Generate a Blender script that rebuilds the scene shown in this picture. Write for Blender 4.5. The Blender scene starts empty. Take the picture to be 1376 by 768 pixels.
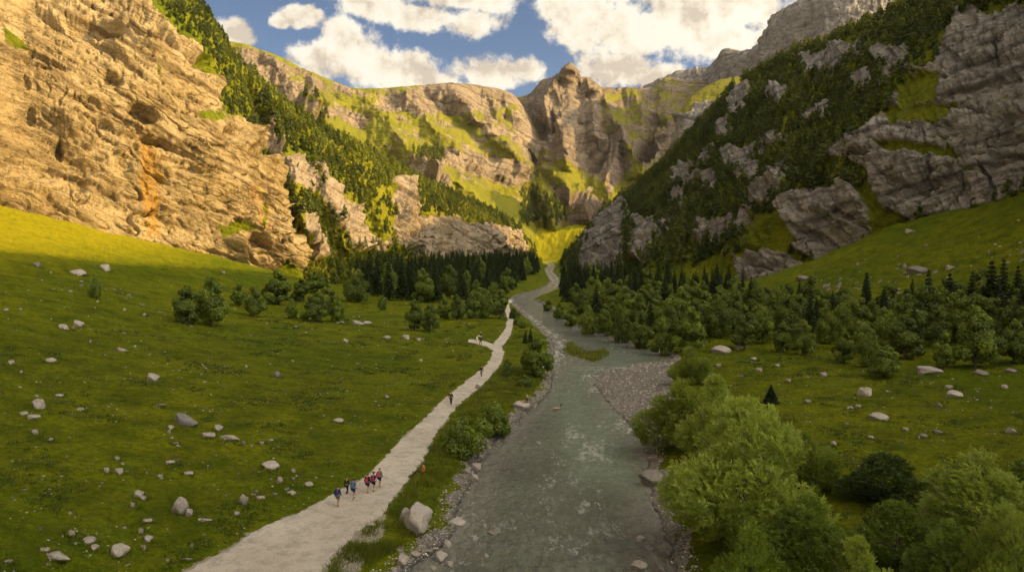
import bpy, math, random
import numpy as np
from mathutils import Vector, Matrix
RNG = np.random.default_rng(7)
random.seed(7)
SC = bpy.context.scene
COL = SC.collection
R = math.radians
CAMZ = 26.0
F = 1000.0            # focal length in photo pixels (1376 wide)
PITCH = math.atan2(54.0, F)

# ------------------------------------------------------------------ camera maths
def ray(px, py):
    u = (np.asarray(px, float) - 688.0) / F
    v = (384.0 - np.asarray(py, float)) / F
    c, s = math.cos(PITCH), math.sin(PITCH)
    dy = c + v * s
    dz = -s + v * c
    return u / dy, dz / dy          # x and z per unit of y
def P(px, py, d):
    a, b = ray(px, py)
    return (float(a) * d, float(d), CAMZ + float(b) * d)
def proj(x, y, z):
    y = np.maximum(np.asarray(y, float), 1.0)
    dz = np.asarray(z, float) - CAMZ
    c, s = math.cos(PITCH), math.sin(PITCH)
    f = y * c - dz * s
    f = np.maximum(f, .5)
    w = y * s + dz * c
    return 688 + F * np.asarray(x) / f, 384 - F * w / f

# ------------------------------------------------------------------ noise
_perm = np.random.default_rng(3).permutation(1024).astype(np.int32)
_perm = np.concatenate([_perm, _perm, _perm, _perm])
_g = np.random.default_rng(5).normal(size=(1024, 3)).astype(np.float32)
_g /= np.linalg.norm(_g, axis=1)[:, None]
def noise(p):
    p = np.asarray(p, np.float32)
    i = np.floor(p).astype(np.int32); f = p - i
    i &= 1023
    u = f * f * f * (f * (f * 6 - 15) + 10)
    out = 0
    for dx in (0, 1):
        wx = u[:, 0] if dx else 1 - u[:, 0]
        hx = _perm[i[:, 0] + dx]
        for dy in (0, 1):
            wy = u[:, 1] if dy else 1 - u[:, 1]
            hy = _perm[hx + ((i[:, 1] + dy) & 1023)]
            for dz in (0, 1):
                wz = u[:, 2] if dz else 1 - u[:, 2]
                h = _perm[hy + ((i[:, 2] + dz) & 1023)]
                g = _g[h]
                out = out + wx * wy * wz * (g[:, 0] * (f[:, 0] - dx) + g[:, 1] * (f[:, 1] - dy) + g[:, 2] * (f[:, 2] - dz))
    return out * 1.6
def fbm(p, o=4, gain=.5):
    a, s, t = 1., 0, 0
    p = np.asarray(p, np.float32)
    for k in range(o):
        s = s + a * noise(p + 17.3 * k); t += a; a *= gain; p = p * 2.03
    return s / t
def ridged(p, o=4, gain=.5):
    a, s, t = 1., 0, 0
    p = np.asarray(p, np.float32)
    for k in range(o):
        s = s + a * (1 - 2 * np.abs(noise(p + 11.7 * k))); t += a; a *= gain; p = p * 2.07
    return s / t
def sstep(a, b, x):
    t = np.clip((x - a) / (b - a), 0, 1)
    return t * t * (3 - 2 * t)
def seg_dist(x, y, poly, closed=False):
    """distance to a polyline and the parameter of the nearest point"""
    P0 = np.asarray(poly, float)
    Q = np.roll(P0, -1, axis=0) if closed else P0[1:]
    A = P0 if closed else P0[:-1]
    best = np.full(x.shape, 1e18); 
    for (ax, ay), (bx, by) in zip(A, Q):
        dx, dy = bx - ax, by - ay
        L = dx * dx + dy * dy + 1e-12
        t = np.clip(((x - ax) * dx + (y - ay) * dy) / L, 0, 1)
        d = (x - ax - t * dx) ** 2 + (y - ay - t * dy) ** 2
        best = np.minimum(best, d)
    return np.sqrt(best)
def inside(x, y, poly):
    P0 = np.asarray(poly, float); c = np.zeros(x.shape, bool)
    n = len(P0)
    for i in range(n):
        x1, y1 = P0[i]; x2, y2 = P0[i - 1]
        if y1 == y2: continue
        m = ((y1 > y) != (y2 > y)) & (x < (x2 - x1) * (y - y1) / (y2 - y1) + x1)
        c ^= m
    return c
def sdf(x, y, poly):
    """signed distance to a polygon, positive inside"""
    P0 = np.asarray(poly, float)
    d = seg_dist(x, y, P0, True)
    return np.where(inside(x, y, P0), d, -d)

# ------------------------------------------------------------------ mesh building
def mesh_np(name, V, faces, mat=None, smooth=True, attrs=None, mats=None, midx=None):
    """V (n,3); faces (m,k) all of the same k"""
    me = bpy.data.meshes.new(name)
    V = np.asarray(V, np.float32); faces = np.asarray(faces, np.int32)
    me.vertices.add(len(V)); me.vertices.foreach_set('co', V.ravel())
    k = faces.shape[1]
    me.loops.add(faces.size); me.loops.foreach_set('vertex_index', faces.ravel())
    me.polygons.add(len(faces))
    me.polygons.foreach_set('loop_start', np.arange(0, faces.size, k, dtype=np.int32))
    me.polygons.foreach_set('use_smooth', np.full(len(faces), smooth))
    if midx is not None: me.polygons.foreach_set('material_index', np.asarray(midx, np.int32))
    me.update(calc_edges=True)
    for a, (dom, val) in (attrs or {}).items():
        at = me.attributes.new(a, 'FLOAT', dom)
        at.data.foreach_set('value', np.asarray(val, np.float32))
    for m in ([mat] if mat else (mats or [])): me.materials.append(m)
    return me
def add(name, me, parent=None, loc=None, rot=None, scale=None):
    o = bpy.data.objects.new(name, me); COL.objects.link(o)
    if parent: o.parent = parent
    if loc is not None: o.location = loc
    if rot is not None: o.rotation_euler = rot
    if scale is not None: o.scale = scale if hasattr(scale, '__len__') else (scale,) * 3
    return o
def tag(o, label=None, cat=None, group=None, kind=None):
    if label: o['label'] = label
    if cat: o['category'] = cat
    if group: o['group'] = group
    if kind: o['kind'] = kind
    return o
def grid_faces(r, c):
    i = np.arange(r * c).reshape(r, c)
    return np.stack([i[:-1, :-1], i[:-1, 1:], i[1:, 1:], i[1:, :-1]], -1).reshape(-1, 4)

# ------------------------------------------------------------------ materials
class NT:
    def __init__(s, m):
        s.t = m.node_tree; s.n = s.t.nodes; s.l = s.t.links
    def node(s, kind, ins=None, **kw):
        n = s.n.new(kind)
        for k, v in kw.items(): setattr(n, k, v)
        for k, v in (ins or {}).items():
            if isinstance(v, bpy.types.NodeSocket): s.l.new(v, n.inputs[k])
            else:
                n.inputs[k].default_value = v
        return n
    def math(s, op, a, b=0., c=None, clamp=False):
        ins = {0: a, 1: b}
        if c is not None: ins[2] = c
        return s.node('ShaderNodeMath', ins, operation=op, use_clamp=clamp).outputs[0]
    def vmath(s, op, a, b=(0, 0, 0), out=0):
        return s.node('ShaderNodeVectorMath', {0: a, 1: b}, operation=op).outputs[out]
    def mix(s, f, a, b, blend='MIX'):
        n = s.n.new('ShaderNodeMix'); n.data_type = 'RGBA'; n.blend_type = blend; n.clamp_factor = True
        for i, v in ((0, f), (6, a), (7, b)):
            if isinstance(v, bpy.types.NodeSocket): s.l.new(v, n.inputs[i])
            else: n.inputs[i].default_value = v if (i == 0) else (*v, 1)[:4]
        return n.outputs[2]
    def noise(s, vec, scale, detail=4, rough=.55, dist=0., dim='3D'):
        n = s.node('ShaderNodeTexNoise', {'Scale': scale, 'Detail': detail, 'Roughness': rough, 'Distortion': dist})
        s.l.new(vec, n.inputs['Vector']); return n.outputs[0]
    def vor(s, vec, scale, feature='F1', out=0):
        n = s.node('ShaderNodeTexVoronoi', {'Scale': scale}, feature=feature)
        s.l.new(vec, n.inputs['Vector']); return n.outputs[out]
    def ramp(s, f, stops, interp='LINEAR'):
        n = s.n.new('ShaderNodeValToRGB'); n.color_ramp.interpolation = interp
        e = n.color_ramp.elements
        while len(e) < len(stops): e.new(.5)
        for el, (p, c) in zip(e, stops):
            el.position = p; el.color = (*c, 1) if hasattr(c, '__len__') else (c, c, c, 1)
        s.l.new(f, n.inputs[0]); return n.outputs[0]
    def rng(s, f, a, b, c=0., d=1.):
        return s.node('ShaderNodeMapRange', {0: f, 1: a, 2: b, 3: c, 4: d}).outputs[0]
    def attr(s, name):
        return s.node('ShaderNodeAttribute', attribute_name=name).outputs['Fac']
    def bump(s, h, strength, dist, nrm=None):
        ins = {'Strength': strength, 'Distance': dist, 'Height': h}
        if nrm is not None: ins['Normal'] = nrm
        return s.node('ShaderNodeBump', ins).outputs[0]
def material(name):
    m = bpy.data.materials.new(name); m.use_nodes = True
    nt = NT(m); b = nt.n['Principled BSDF']
    b.inputs['Specular IOR Level'].default_value = .2
    b.inputs['Roughness'].default_value = .9
    return m, nt, b
def simple(name, col, rough=.8, var=.15, scale=8., spec=.2):
    m, nt, b = material(name)
    co = nt.node('ShaderNodeTexCoord').outputs['Object']
    n = nt.noise(co, scale, 3)
    c = nt.mix(n, tuple(v * (1 - var) for v in col), tuple(min(1, v * (1 + var)) for v in col))
    nt.l.new(c, b.inputs['Base Color']); b.inputs['Roughness'].default_value = rough
    b.inputs['Specular IOR Level'].default_value = spec
    return m
GRASS = dict(dark=(.045, .070, .002), mid=(.112, .148, .003), lite=(.20, .205, .005), dry_or_sunlit=(.24, .185, .02))
def grass_color(nt, co, big=.02, mid=.12, fine=1.1):
    n1 = nt.noise(co, big, 4); n2 = nt.noise(co, mid, 5, .6); n3 = nt.noise(co, fine, 4, .7)
    c = nt.mix(nt.rng(n1, .35, .65), GRASS['mid'], GRASS['lite'])
    c = nt.mix(nt.rng(n2, .42, .68, 0, .85), c, GRASS['dark'])
    c = nt.mix(nt.rng(n3, .42, .66, 0, .8), c, GRASS['dark'])
    c = nt.mix(nt.rng(nt.noise(co, fine * 1.9, 3), .6, .78, 0, .5), c, GRASS['lite'])
    c = nt.mix(nt.rng(nt.noise(co, mid * 1.7, 5, .65), .58, .72, 0, .35), c, GRASS['dry_or_sunlit'])
    return c
def rock_material(name, S, base, dark, light, bed=(0, 0, 1), stain=False, grassy=None, dry_or_sunlit=.15):
    """S: metres of the smallest feature one still sees"""
    m, nt, b = material(name)
    co = nt.node('ShaderNodeTexCoord').outputs['Object']
    w = nt.noise(co, .03 / S, 4)
    n1 = nt.noise(co, .018 / S, 5, .6); n2 = nt.noise(co, .11 / S, 6, .65); n3 = nt.noise(co, .6 / S, 5, .7)
    c = nt.mix(nt.rng(n1, .35, .65), base, light)
    c = nt.mix(nt.rng(n2, .5, .72, 0, .6), c, dark)
    # bedding bands
    d = nt.vmath('DOT_PRODUCT', co, bed, 1)
    d = nt.math('ADD', nt.math('MULTIPLY', d, .20 / S), nt.math('MULTIPLY', w, 2.4))
    band = nt.node('ShaderNodeTexNoise', {'Scale': 1., 'Detail': 5, 'Roughness': .6}, noise_dimensions='1D')
    nt.l.new(d, band.inputs['W'])
    c = nt.mix(nt.rng(band.outputs[0], .5, .66, 0, .75), c, dark)
    # water streaks that run down the face
    st = nt.vmath('MULTIPLY', co, (1, 1, .12))
    s1 = nt.noise(st, .12 / S, 5, .6)
    c = nt.mix(nt.rng(s1, .54, .7, 0, .5), c, tuple(v * .45 for v in dark))
    c = nt.mix(nt.rng(nt.noise(st, .2 / S, 4), .56, .72, 0, .5), c, light)
    c = nt.mix(nt.rng(n3, .5, .75, 0, .5), c, tuple(v * .6 for v in dark))
    c = nt.mix(nt.rng(nt.noise(nt.vmath('MULTIPLY', co, (.5, 1, 1.6)), .07 / S, 7, .7), .56, .66, 0, .6), c, tuple(v * .55 for v in dark))
    cr = nt.vor(nt.vmath('ADD', nt.vmath('MULTIPLY', co, (.1 / S, .1 / S, .22 / S)), nt.node('ShaderNodeTexNoise', {'Scale': .1 / S, 'Vector': co}).outputs[1]), 1., 'DISTANCE_TO_EDGE')
    crack = nt.rng(cr, 0., .05, 0, 1)
    crk = nt.math('MULTIPLY', nt.rng(cr, 0, .03, .8, 0), nt.rng(nt.noise(co, .05 / S, 3), .5, .62))
    c = nt.mix(crk, c, tuple(v * .4 for v in dark))
    if stain:
        c = nt.mix(nt.math('MULTIPLY', nt.attr('stain'), nt.rng(nt.noise(st, .6, 5), .3, .6, .3, 1)), c, (.44, .235, .035))
    veg = nt.attr('veg')
    vn = nt.math('ADD', veg, nt.math('MULTIPLY', nt.math('SUBTRACT', nt.noise(co, .22 / S, 6, .7), .5), .9))
    vm = nt.rng(vn, .42, .58)
    g = grass_color(nt, co, .012 / S, .06 / S, .5 / S)
    g = nt.mix(nt.rng(nt.noise(co, .02 / S, 4), .3, .6, 0, dry_or_sunlit), g, (.30, .265, .012))  # yellow of sunlit grass painted into the slope colour
    if grassy: g = nt.mix(.5, g, grassy)
    c = nt.mix(vm, c, g)
    nt.l.new(c, b.inputs['Base Color'])
    b.inputs['Specular IOR Level'].default_value = .12
    h = nt.math('ADD', nt.math('MULTIPLY', n2, 1.0), nt.math('MULTIPLY', n3, .6))
    h = nt.math('ADD', h, nt.math('MULTIPLY', crack, .08))
    h = nt.math('ADD', h, nt.math('MULTIPLY', nt.noise(co, 1.8 / S, 3, .7), .25))
    h = nt.math('ADD', h, nt.math('MULTIPLY', band.outputs[0], .9))
    nt.l.new(nt.bump(h, 1., 2.6 * S), b.inputs['Normal'])
    return m

# ------------------------------------------------------------------ mountains as lofted faces
def cr1(ctrl, ts):
    """Catmull-Rom along axis 0 of ctrl at parameters ts"""
    n = len(ctrl); C = np.concatenate([2 * ctrl[:1] - ctrl[1:2], ctrl, 2 * ctrl[-1:] - ctrl[-2:-1]])
    i = np.minimum(ts.astype(int), n - 2); f = (ts - i).reshape((-1,) + (1,) * (ctrl.ndim - 1))
    p0, p1, p2, p3 = C[i], C[i + 1], C[i + 2], C[i + 3]
    k = .35
    m1 = k * (p2 - p0); m2 = k * (p3 - p1)
    f2, f3 = f * f, f * f * f
    return (2 * f3 - 3 * f2 + 1) * p1 + (f3 - 2 * f2 + f) * m1 + (-2 * f3 + 3 * f2) * p2 + (f3 - f2) * m2
def loft(cols, step=1.15, back=60, down=25, maxn=900):
    """cols: list of columns, each a list of (x,y,z) from base to crest. Returns grid of points + photo coords + (u,v)"""
    G = []
    for c in cols:
        c = [tuple(map(float, p)) for p in c]
        b = c[0]; t = c[-1]
        L = math.hypot(t[0], t[1]) or 1
        bk = (t[0] + t[0] / L * back, t[1] + max(.3, t[1] / L) * back, t[2] - back * .45)
        bk2 = (bk[0] + t[0] / L * back * 3, bk[1] + max(.3, t[1] / L) * back * 3, t[2] - back * 3)
        G.append([(b[0], b[1], b[2] - down)] + c + [bk, bk2])
    G = np.array(G).transpose(1, 0, 2)           # rows, cols, 3
    px, py = proj(G[..., 0], G[..., 1], G[..., 2])
    def params(dist):
        ts = []
        for i, d in enumerate(dist):
            n = int(min(max(3, d / step), 260)); ts += list(i + np.arange(n) / n)
        return np.array(ts + [len(dist)], float)
    inx = (px > -250) & (px < 1626) & (py > -200)
    def med(d, w): 
        return (d * w).sum(1) / np.maximum(w.sum(1), 1) if w.any() else d.mean(1) * 0
    dr = np.hypot(np.diff(px, axis=0), np.diff(py, axis=0)); dc = np.hypot(np.diff(px, axis=1), np.diff(py, axis=1)).T
    wr = (inx[1:] | inx[:-1]).astype(float); wc = (inx[:, 1:] | inx[:, :-1]).T.astype(float)
    rr, cc = med(dr, wr), med(dc, wc)
    rr[0] *= .3; rr[-1] = min(rr[-1], 8); 
    tr, tc = params(rr), params(cc)
    A = cr1(G, tr)
    B = cr1(A.transpose(1, 0, 2), tc).transpose(1, 0, 2)
    return B, tr, tc
def normals(B):
    du = np.gradient(B, axis=1); dv = np.gradient(B, axis=0)
    n = np.cross(du, dv); n /= np.linalg.norm(n, axis=2)[..., None] + 1e-9
    # smooth the normals so that ledges push the same way
    for _ in range(6):
        n[1:-1, 1:-1] = (n[1:-1, 1:-1] * 2 + n[:-2, 1:-1] + n[2:, 1:-1] + n[1:-1, :-2] + n[1:-1, 2:]) / 6
    n /= np.linalg.norm(n, axis=2)[..., None] + 1e-9
    return n
def rockdisp(p, S, bed, amp=1., rough=1., ledge=1.):
    bed = np.array(bed, float); bed /= np.linalg.norm(bed)
    w = fbm(p / (34 * S), 4)
    q = p @ bed / (11 * S) + 1.3 * w + .35 * fbm(p / (9 * S) + 5, 3)
    f = q - np.floor(q); saw = np.where(f < .8, f / .8, (1 - f) / .2)
    q2 = p @ bed / (3.7 * S) + 1.9 * w + .6 * fbm(p / (5 * S) + 9, 3)
    f2 = q2 - np.floor(q2); saw2 = np.where(f2 < .75, f2 / .75, (1 - f2) / .25)
    patch = sstep(-.15, .35, fbm(p / (26 * S) + 31, 3)); patch2 = sstep(-.1, .3, fbm(p / (15 * S) + 61, 3))
    sm = .18 + .82 * sstep(-.12, .28, fbm(p / np.array([70., 70., 38.]) / S + 120, 3)); rough = rough * sm; saw2 = saw2 * sm
    d = 9 / ledge * fbm(p / (60 * S) + 3, 3, .4) + 5.2 * ledge * saw * patch + 2. * ledge * saw2 * (.25 + patch2)
    d = d + 2.6 * rough * ridged(p / (16 * S), 3) + 1.5 * rough * ridged(p / (5.5 * S) + 7, 3) + .55 * rough * ridged(p / (2. * S) + 2, 3)
    # long fissures that follow the bedding
    e1 = np.cross(bed, [0., 1., 0.]); e1 /= np.linalg.norm(e1)
    pb_ = np.stack([p @ e1 / (26 * S), p[:, 1] / (26 * S), p @ bed / (8 * S)], -1)
    fi = 1 - np.abs(noise(pb_ + .35 * w[:, None] * 3)); d = d - 4.5 * sstep(.93, 1., fi) * sstep(-.1, .3, fbm(p / (30 * S) + 91, 2))
    fi = 1 - np.abs(noise(pb_ * 2.7 + 40)); d = d - 1.6 * sstep(.9, 1., fi)
    # blocky joints
    c = np.floor(fbm(p / (7 * S) + 77, 2) * 5); d = d + .45 * c * patch2
    return d * S * amp
def paint(px, py, polys, warp=6., soft=5.):
    """max over polygons of value * soft inside test in photo coordinates"""
    q = np.stack([px / 42, py / 42, px * 0], -1)
    wx = px + warp * 2.2 * fbm(q, 4, .6); wy = py + warp * 2.2 * fbm(q + 50, 4, .6)
    out = np.zeros(px.shape)
    for val, poly in polys:
        d = sdf(wx, wy, poly)
        out = np.maximum(out, val * sstep(-soft, soft, d))
    return out
PATCH = {}
def mountain(key, name, label, cols, mat, S, bed, amp=1., veg=None, rockp=None, vegdef=0., slopeveg=0., forest=None, forestdef=0.,
             step=1.15, back=60, ribs=None, stain=None, vegamp=.25, feats=(), altveg=None, down=25, cfade=.35, lines=(), rough=1., cracks=(), ledge=1.):
    B, tr, tc = loft(cols, step, back, down)
    r, c, _ = B.shape
    N = normals(B)
    p = B.reshape(-1, 3); n = N.reshape(-1, 3)
    # face the camera side
    if np.mean(np.einsum('ij,ij->i', n, -p + np.array([0, 0, CAMZ]))) < 0: n = -n
    px, py = proj(p[:, 0], p[:, 1], p[:, 2])
    vg = np.full(len(p), float(vegdef))
    if veg: vg = np.maximum(vg, paint(px, py, veg))
    if rockp: vg = vg * (1 - paint(px, py, rockp))
    if slopeveg: vg = vg + slopeveg * sstep(.35, .8, n[:, 2])
    nz = fbm(p / (20 * S) + 13, 5, .6)
    vg = vg + vegamp * nz * 1.6
    if altveg: vg = vg + altveg(p, px, py)
    vgc = np.clip(vg, 0, 1)
    a = 1 - .8 * sstep(.35, .75, vgc)
    crest = len(cols[0]); TR = np.repeat(tr, c)
    cf = 1 - cfade * (1 - sstep(0., .55, np.abs(TR - crest)))
    d = rockdisp(p, S, bed, amp, rough, ledge) * a * cf
    if ribs:
        amp_r, fx, fy, r0, r1 = ribs
        rp = np.stack([px / fx + 1.2 * fbm(np.stack([px / 80, py / 80, py * 0], -1), 3), py / fy, px * 0 + 4.], -1)
        d = d + amp_r * (ridged(rp, 4, .5)) * (.35 + .65 * a) * cf
    for fx, fy, rx, ry, ang, dep in feats:
        ca, sa = math.cos(R(ang)), math.sin(R(ang))
        wx = px + 5 * fbm(np.stack([px / 14, py / 14, px * 0], -1), 3); wy = py + 5 * fbm(np.stack([px / 14, py / 14, px * 0 + 9], -1), 3)
        u = ((wx - fx) * ca + (wy - fy) * sa) / rx; v = (-(wx - fx) * sa + (wy - fy) * ca) / ry
        # sharp upper lip, soft lower side: an overhang
        e = np.sqrt(u * u + v * v); d = d - dep * sstep(1., .55, e) * np.where(v < 0, 1., 1. - .5 * v)
    for dep, wid, pl in cracks:
        wx = px + 7 * fbm(np.stack([px / 16, py / 16, px * 0], -1), 4); wy = py + 7 * fbm(np.stack([px / 16, py / 16, px * 0 + 9], -1), 4)
        dd = seg_dist(wx, wy, pl); up = wy - np.interp(wx, [q[0] for q in sorted(pl)], [q[1] for q in sorted(pl)])
        d = d - dep * sstep(wid, wid * .25, dd) * a - dep * .9 * sstep(-1, 2, up) * sstep(wid * 5, 0, dd) * a
    LD = np.zeros(len(p))
    for hgt, wid, pl in lines:
        wx = px + wid * .35 * fbm(np.stack([px / wid, py / wid, px * 0], -1), 3); wy = py + wid * .35 * fbm(np.stack([px / wid, py / wid, px * 0 + 9], -1), 3)
        dd = seg_dist(wx, wy, pl)
        LD = np.maximum(LD, hgt * np.maximum(0, 1 - dd / wid) ** 1.15)
    # damp the rim so that neighbours still meet
    nh = np.array([0, 0, CAMZ]) - p; nh = nh / (np.linalg.norm(nh, axis=1)[:, None] + 1e-9)
    V = p + n * d[:, None] + nh * (LD * (1 - .9 * (1 - sstep(0., .6, np.abs(TR - crest)))))[:, None]
    fine = (1 - a) * .8
    V[:, 2] += fine * fbm(p / (3.2 * S), 3) * S * 1.2
    st = np.zeros(len(p))
    if stain: st = paint(px, py, stain, 5, 7)
    me = mesh_np(name, V, grid_faces(r, c), mat, True, {'veg': ('POINT', vgc), 'stain': ('POINT', st)})
    o = add(name, me); tag(o, label, kind='structure')
    fd = np.full(len(p), float(forestdef))
    if forest: fd = np.maximum(fd, paint(px, py, forest, 5, 6))
    if rockp: fd = fd * (1 - paint(px, py, rockp, 5, 4))
    PATCH[key] = dict(V=V, px=px, py=py, forest=fd, n=n, shape=(r, c), veg=vgc)
    return o
W = lambda *a: a
def PC(*a):           # a column of (px,py,d) points
    return [P(*q) for q in a]

rock_tan = rock_material('rock_tan', 1., (.35, .25, .105), (.13, .083, .032), (.48, .37, .195), (.45, .1, .88), stain=True)
rock_mid = rock_material('rock_mid', 1.5, (.31, .235, .145), (.13, .092, .052), (.43, .35, .245), (.4, .1, .9), dry_or_sunlit=.6)
rock_grey = rock_material('rock_grey', 1.2, (.24, .215, .185), (.080, .071, .061), (.37, .34, .295), (-.25, .1, .95))
rock_far = rock_material('rock_far', 3., (.245, .185, .115), (.10, .073, .045), (.36, .285, .19), (.2, .1, .95), grassy=(.215, .20, .02), dry_or_sunlit=.4)
rock_peak = rock_material('rock_peak', 3., (.20, .15, .10), (.085, .062, .042), (.31, .245, .17), (.2, .1, .95), grassy=(.26, .23, .02))
rock_farg = rock_material('rock_farg', 3.5, (.25, .22, .19), (.13, .11, .095), (.36, .33, .29), (.4, .1, .9), grassy=(.26, .23, .03))

# --- A: the near left cliff
colsA = [
 [W(-262,-140,70), W(-268,-140,120), W(-275,-140,165), W(-285,-140,205), W(-320,-140,240), W(-420,-140,270)],
 [W(-262,60,60), W(-268,60,110), W(-275,60,160), W(-285,58,210), W(-320,55,250), W(-420,50,290)],
 [W(-254,160,60), W(-260,165,110), W(-268,175,160), W(-278,185,210), W(-310,215,250), W(-400,300,290)],
 [W(-241,222,55), W(-246,228,105), W(-252,236,150), W(-262,246,195), W(-300,270,240), W(-380,330,290)],
 PC((0,278,300),(0,190,312),(0,100,325),(0,10,340),(0,-80,370),(0,-150,430)),
 PC((100,303,322),(100,220,332),(100,130,343),(100,50,356),(100,-20,380),(110,-90,430)),
 PC((200,327,345),(200,240,353),(200,150,363),(200,70,374),(200,5,396),(205,-30,450)),
 PC((270,342,362),(270,260,369),(270,180,377),(268,105,388),(266,45,410),(262,0,455)),
 PC((318,354,374),(318,280,380),(315,215,388),(308,155,398),(306,108,425),(306,62,470)),
 PC((352,364,385),(352,310,390),(350,265,396),(345,215,404),(340,178,425),(332,135,465)),
 PC((386,374,394),(386,330,397),(385,305,401),(380,278,406),(374,258,414),(366,236,435)),
 PC((404,380,400),(404,372,402),(403,362,405),(401,350,408),(397,336,414),(392,322,424)),
 PC((396,380,440),(396,372,442),(395,362,445),(393,350,448),(389,336,454),(384,325,464)),
]
vegA = [(1, [(175,-200),(190,0),(228,38),(262,60),(283,85),(292,112),(296,128),(303,150),(325,162),(345,180),(362,225),(420,300),(420,-200)]),
        (.62, [(0,20),(30,45),(45,70),(10,60)]), (.6, [(340,232),(352,250),(362,300),(354,305),(346,270)]),
        (.9, [(352,362),(385,352),(410,366),(410,400),(340,380)]),
        (.55, [(205,75),(215,110),(225,90)]), (.6, [(262,150),(300,140),(330,160),(290,165)]), (.5,[(120,260),(160,262),(150,275),(118,270)]),
        (.6, [(290,300),(330,295),(345,312),(300,318)])]
featsA = [(125,38,52,15,14,11), (60,22,40,9,30,5), (190,152,24,15,30,10), (150,108,18,9,28,6), (268,82,27,13,35,9), (207,190,24,9,12,6), (222,52,24,8,40,5),
          (33,110,6,16,-12,6), (40,155,5,16,-6,6), (80,203,5,18,-4,7), (315,180,18,12,20,6), (345,205,16,12,10,7), (300,345,40,7,20,3), (240,205,45,5,22,4),
          (120,165,40,5,25,4), (60,80,40,5,32,4), (255,230,30,5,15,3), (350,330,20,10,30,3)]
mountain('A', 'cliff', 'sunlit tan rock cliff rising from the left meadow', colsA, rock_tan, 1.1, (.45, .1, .88), .95, rough=.38, ledge=1.45, veg=vegA, feats=featsA, cracks=[(2.2, 3, [(60,15),(130,60),(190,100)]), (2.4, 3, [(100,130),(150,150),(205,185),(250,200)]), (1.8, 3, [(0,60),(60,92)]), (1.8, 2.5, [(215,215),(260,220),(310,232)]), (2, 3, [(205,38),(262,75)]), (1.6, 2.5, [(20,150),(60,170),(110,205)]), (1.8, 2.5, [(0,215),(60,228),(150,262)]), (1.5, 2.5, [(230,270),(300,285),(360,330)]), (1.5, 2.5, [(130,20),(200,30),(270,60)])], vegdef=.12,
         forest=[(.55, [(205,-200),(212,0),(245,42),(272,62),(293,92),(297,128),(305,150),(328,158),(350,185),(375,245),(420,330),(420,-200)])],
         stain=[(.85, [(183,200),(196,196),(208,203),(216,315),(196,318)]), (.45,[(335,250),(352,250),(366,312),(350,312)])])

# --- B: the long left spur
colsB = [
 PC((335,385,420),(335,330,440),(335,260,470),(325,180,520),(292,60,575)),
 PC((380,385,430),(380,338,450),(378,270,485),(368,190,540),(345,108,590)),
 PC((420,384,445),(420,345,470),(418,290,500),(416,220,560),(417,164,625)),
 PC((487,377,520),(487,345,545),(487,285,575),(487,238,620),(487,200,680)),
 PC((553,366,620),(553,338,640),(553,290,660),(553,262,700),(553,236,760)),
 PC((605,359,720),(605,345,735),(605,305,755),(605,280,790),(605,260,840)),
 PC((645,355,800),(645,346,815),(645,308,830),(645,288,870),(645,277,900)),
 PC((678,350,880),(678,342,890),(678,312,905),(678,304,925),(677,294,950)),
 PC((703,347,960),(703,341,970),(703,328,980),(704,322,995),(704,317,1010)),
 PC((716,345,1010),(717,343,1015),(717,341,1020),(717,338,1030),(717,335,1040)),
 PC((712,346,1200),(712,345,1205),(712,344,1210),(712,341,1215),(712,339,1220)),
]
rockB = [(1., [(352,150),(375,214),(412,226),(426,266),(402,262),(384,246),(350,200)]),
         (1., [(420,220),(441,246),(473,274),(490,312),(527,321),(510,346),(478,328),(450,308),(430,280)]),
         (1., [(525,241),(553,241),(560,280),(581,290),(628,300),(699,311),(708,337),(680,345),(640,350),(600,352),(563,345),(530,326),(534,290)]),
         (.8, [(400,290),(418,292),(440,345),(420,350)]), (.8,[(450,290),(470,300),(490,340),(470,335)])]
vegB = [(1., [(250,0),(800,200),(800,420),(250,420)])]
mountain('B', 'mountain', 'long wooded spur with pale cliff band above the left bank', colsB, rock_mid, 1.4, (.4, .1, .9), 1., rough=.7, veg=vegB, rockp=rockB,
         vegamp=.35, forest=[
          (.8, [(300,70),(345,108),(418,163),(488,199),(560,236),(640,268),(684,294),(706,318),(690,316),(640,300),(590,290),(562,276),(556,240),(522,240),(500,262),(470,270),(440,244),(424,218),(360,180),(320,160)]),
          (.9, [(376,240),(392,262),(404,300),(392,306),(376,270)]), (.9, [(404,250),(432,280),(470,330),(520,350),(540,372),(480,372),(440,340),(415,300)]),
          (1., [(440,350),(520,340),(600,350),(715,340),(715,420),(400,420)])], forestdef=.12, step=1.1, ribs=(4, 16, 60, 0, 0), lines=[(22, 20, [(417,165),(425,220),(440,285),(470,345)]), (24, 20, [(345,110),(372,180),(392,250),(420,340)]), (20, 18, [(487,202),(500,250),(520,330)]), (22, 18, [(553,240),(548,290),(545,345)]), (16, 14, [(605,262),(600,300),(600,345)]), (14, 12, [(650,280),(655,340)])])

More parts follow.
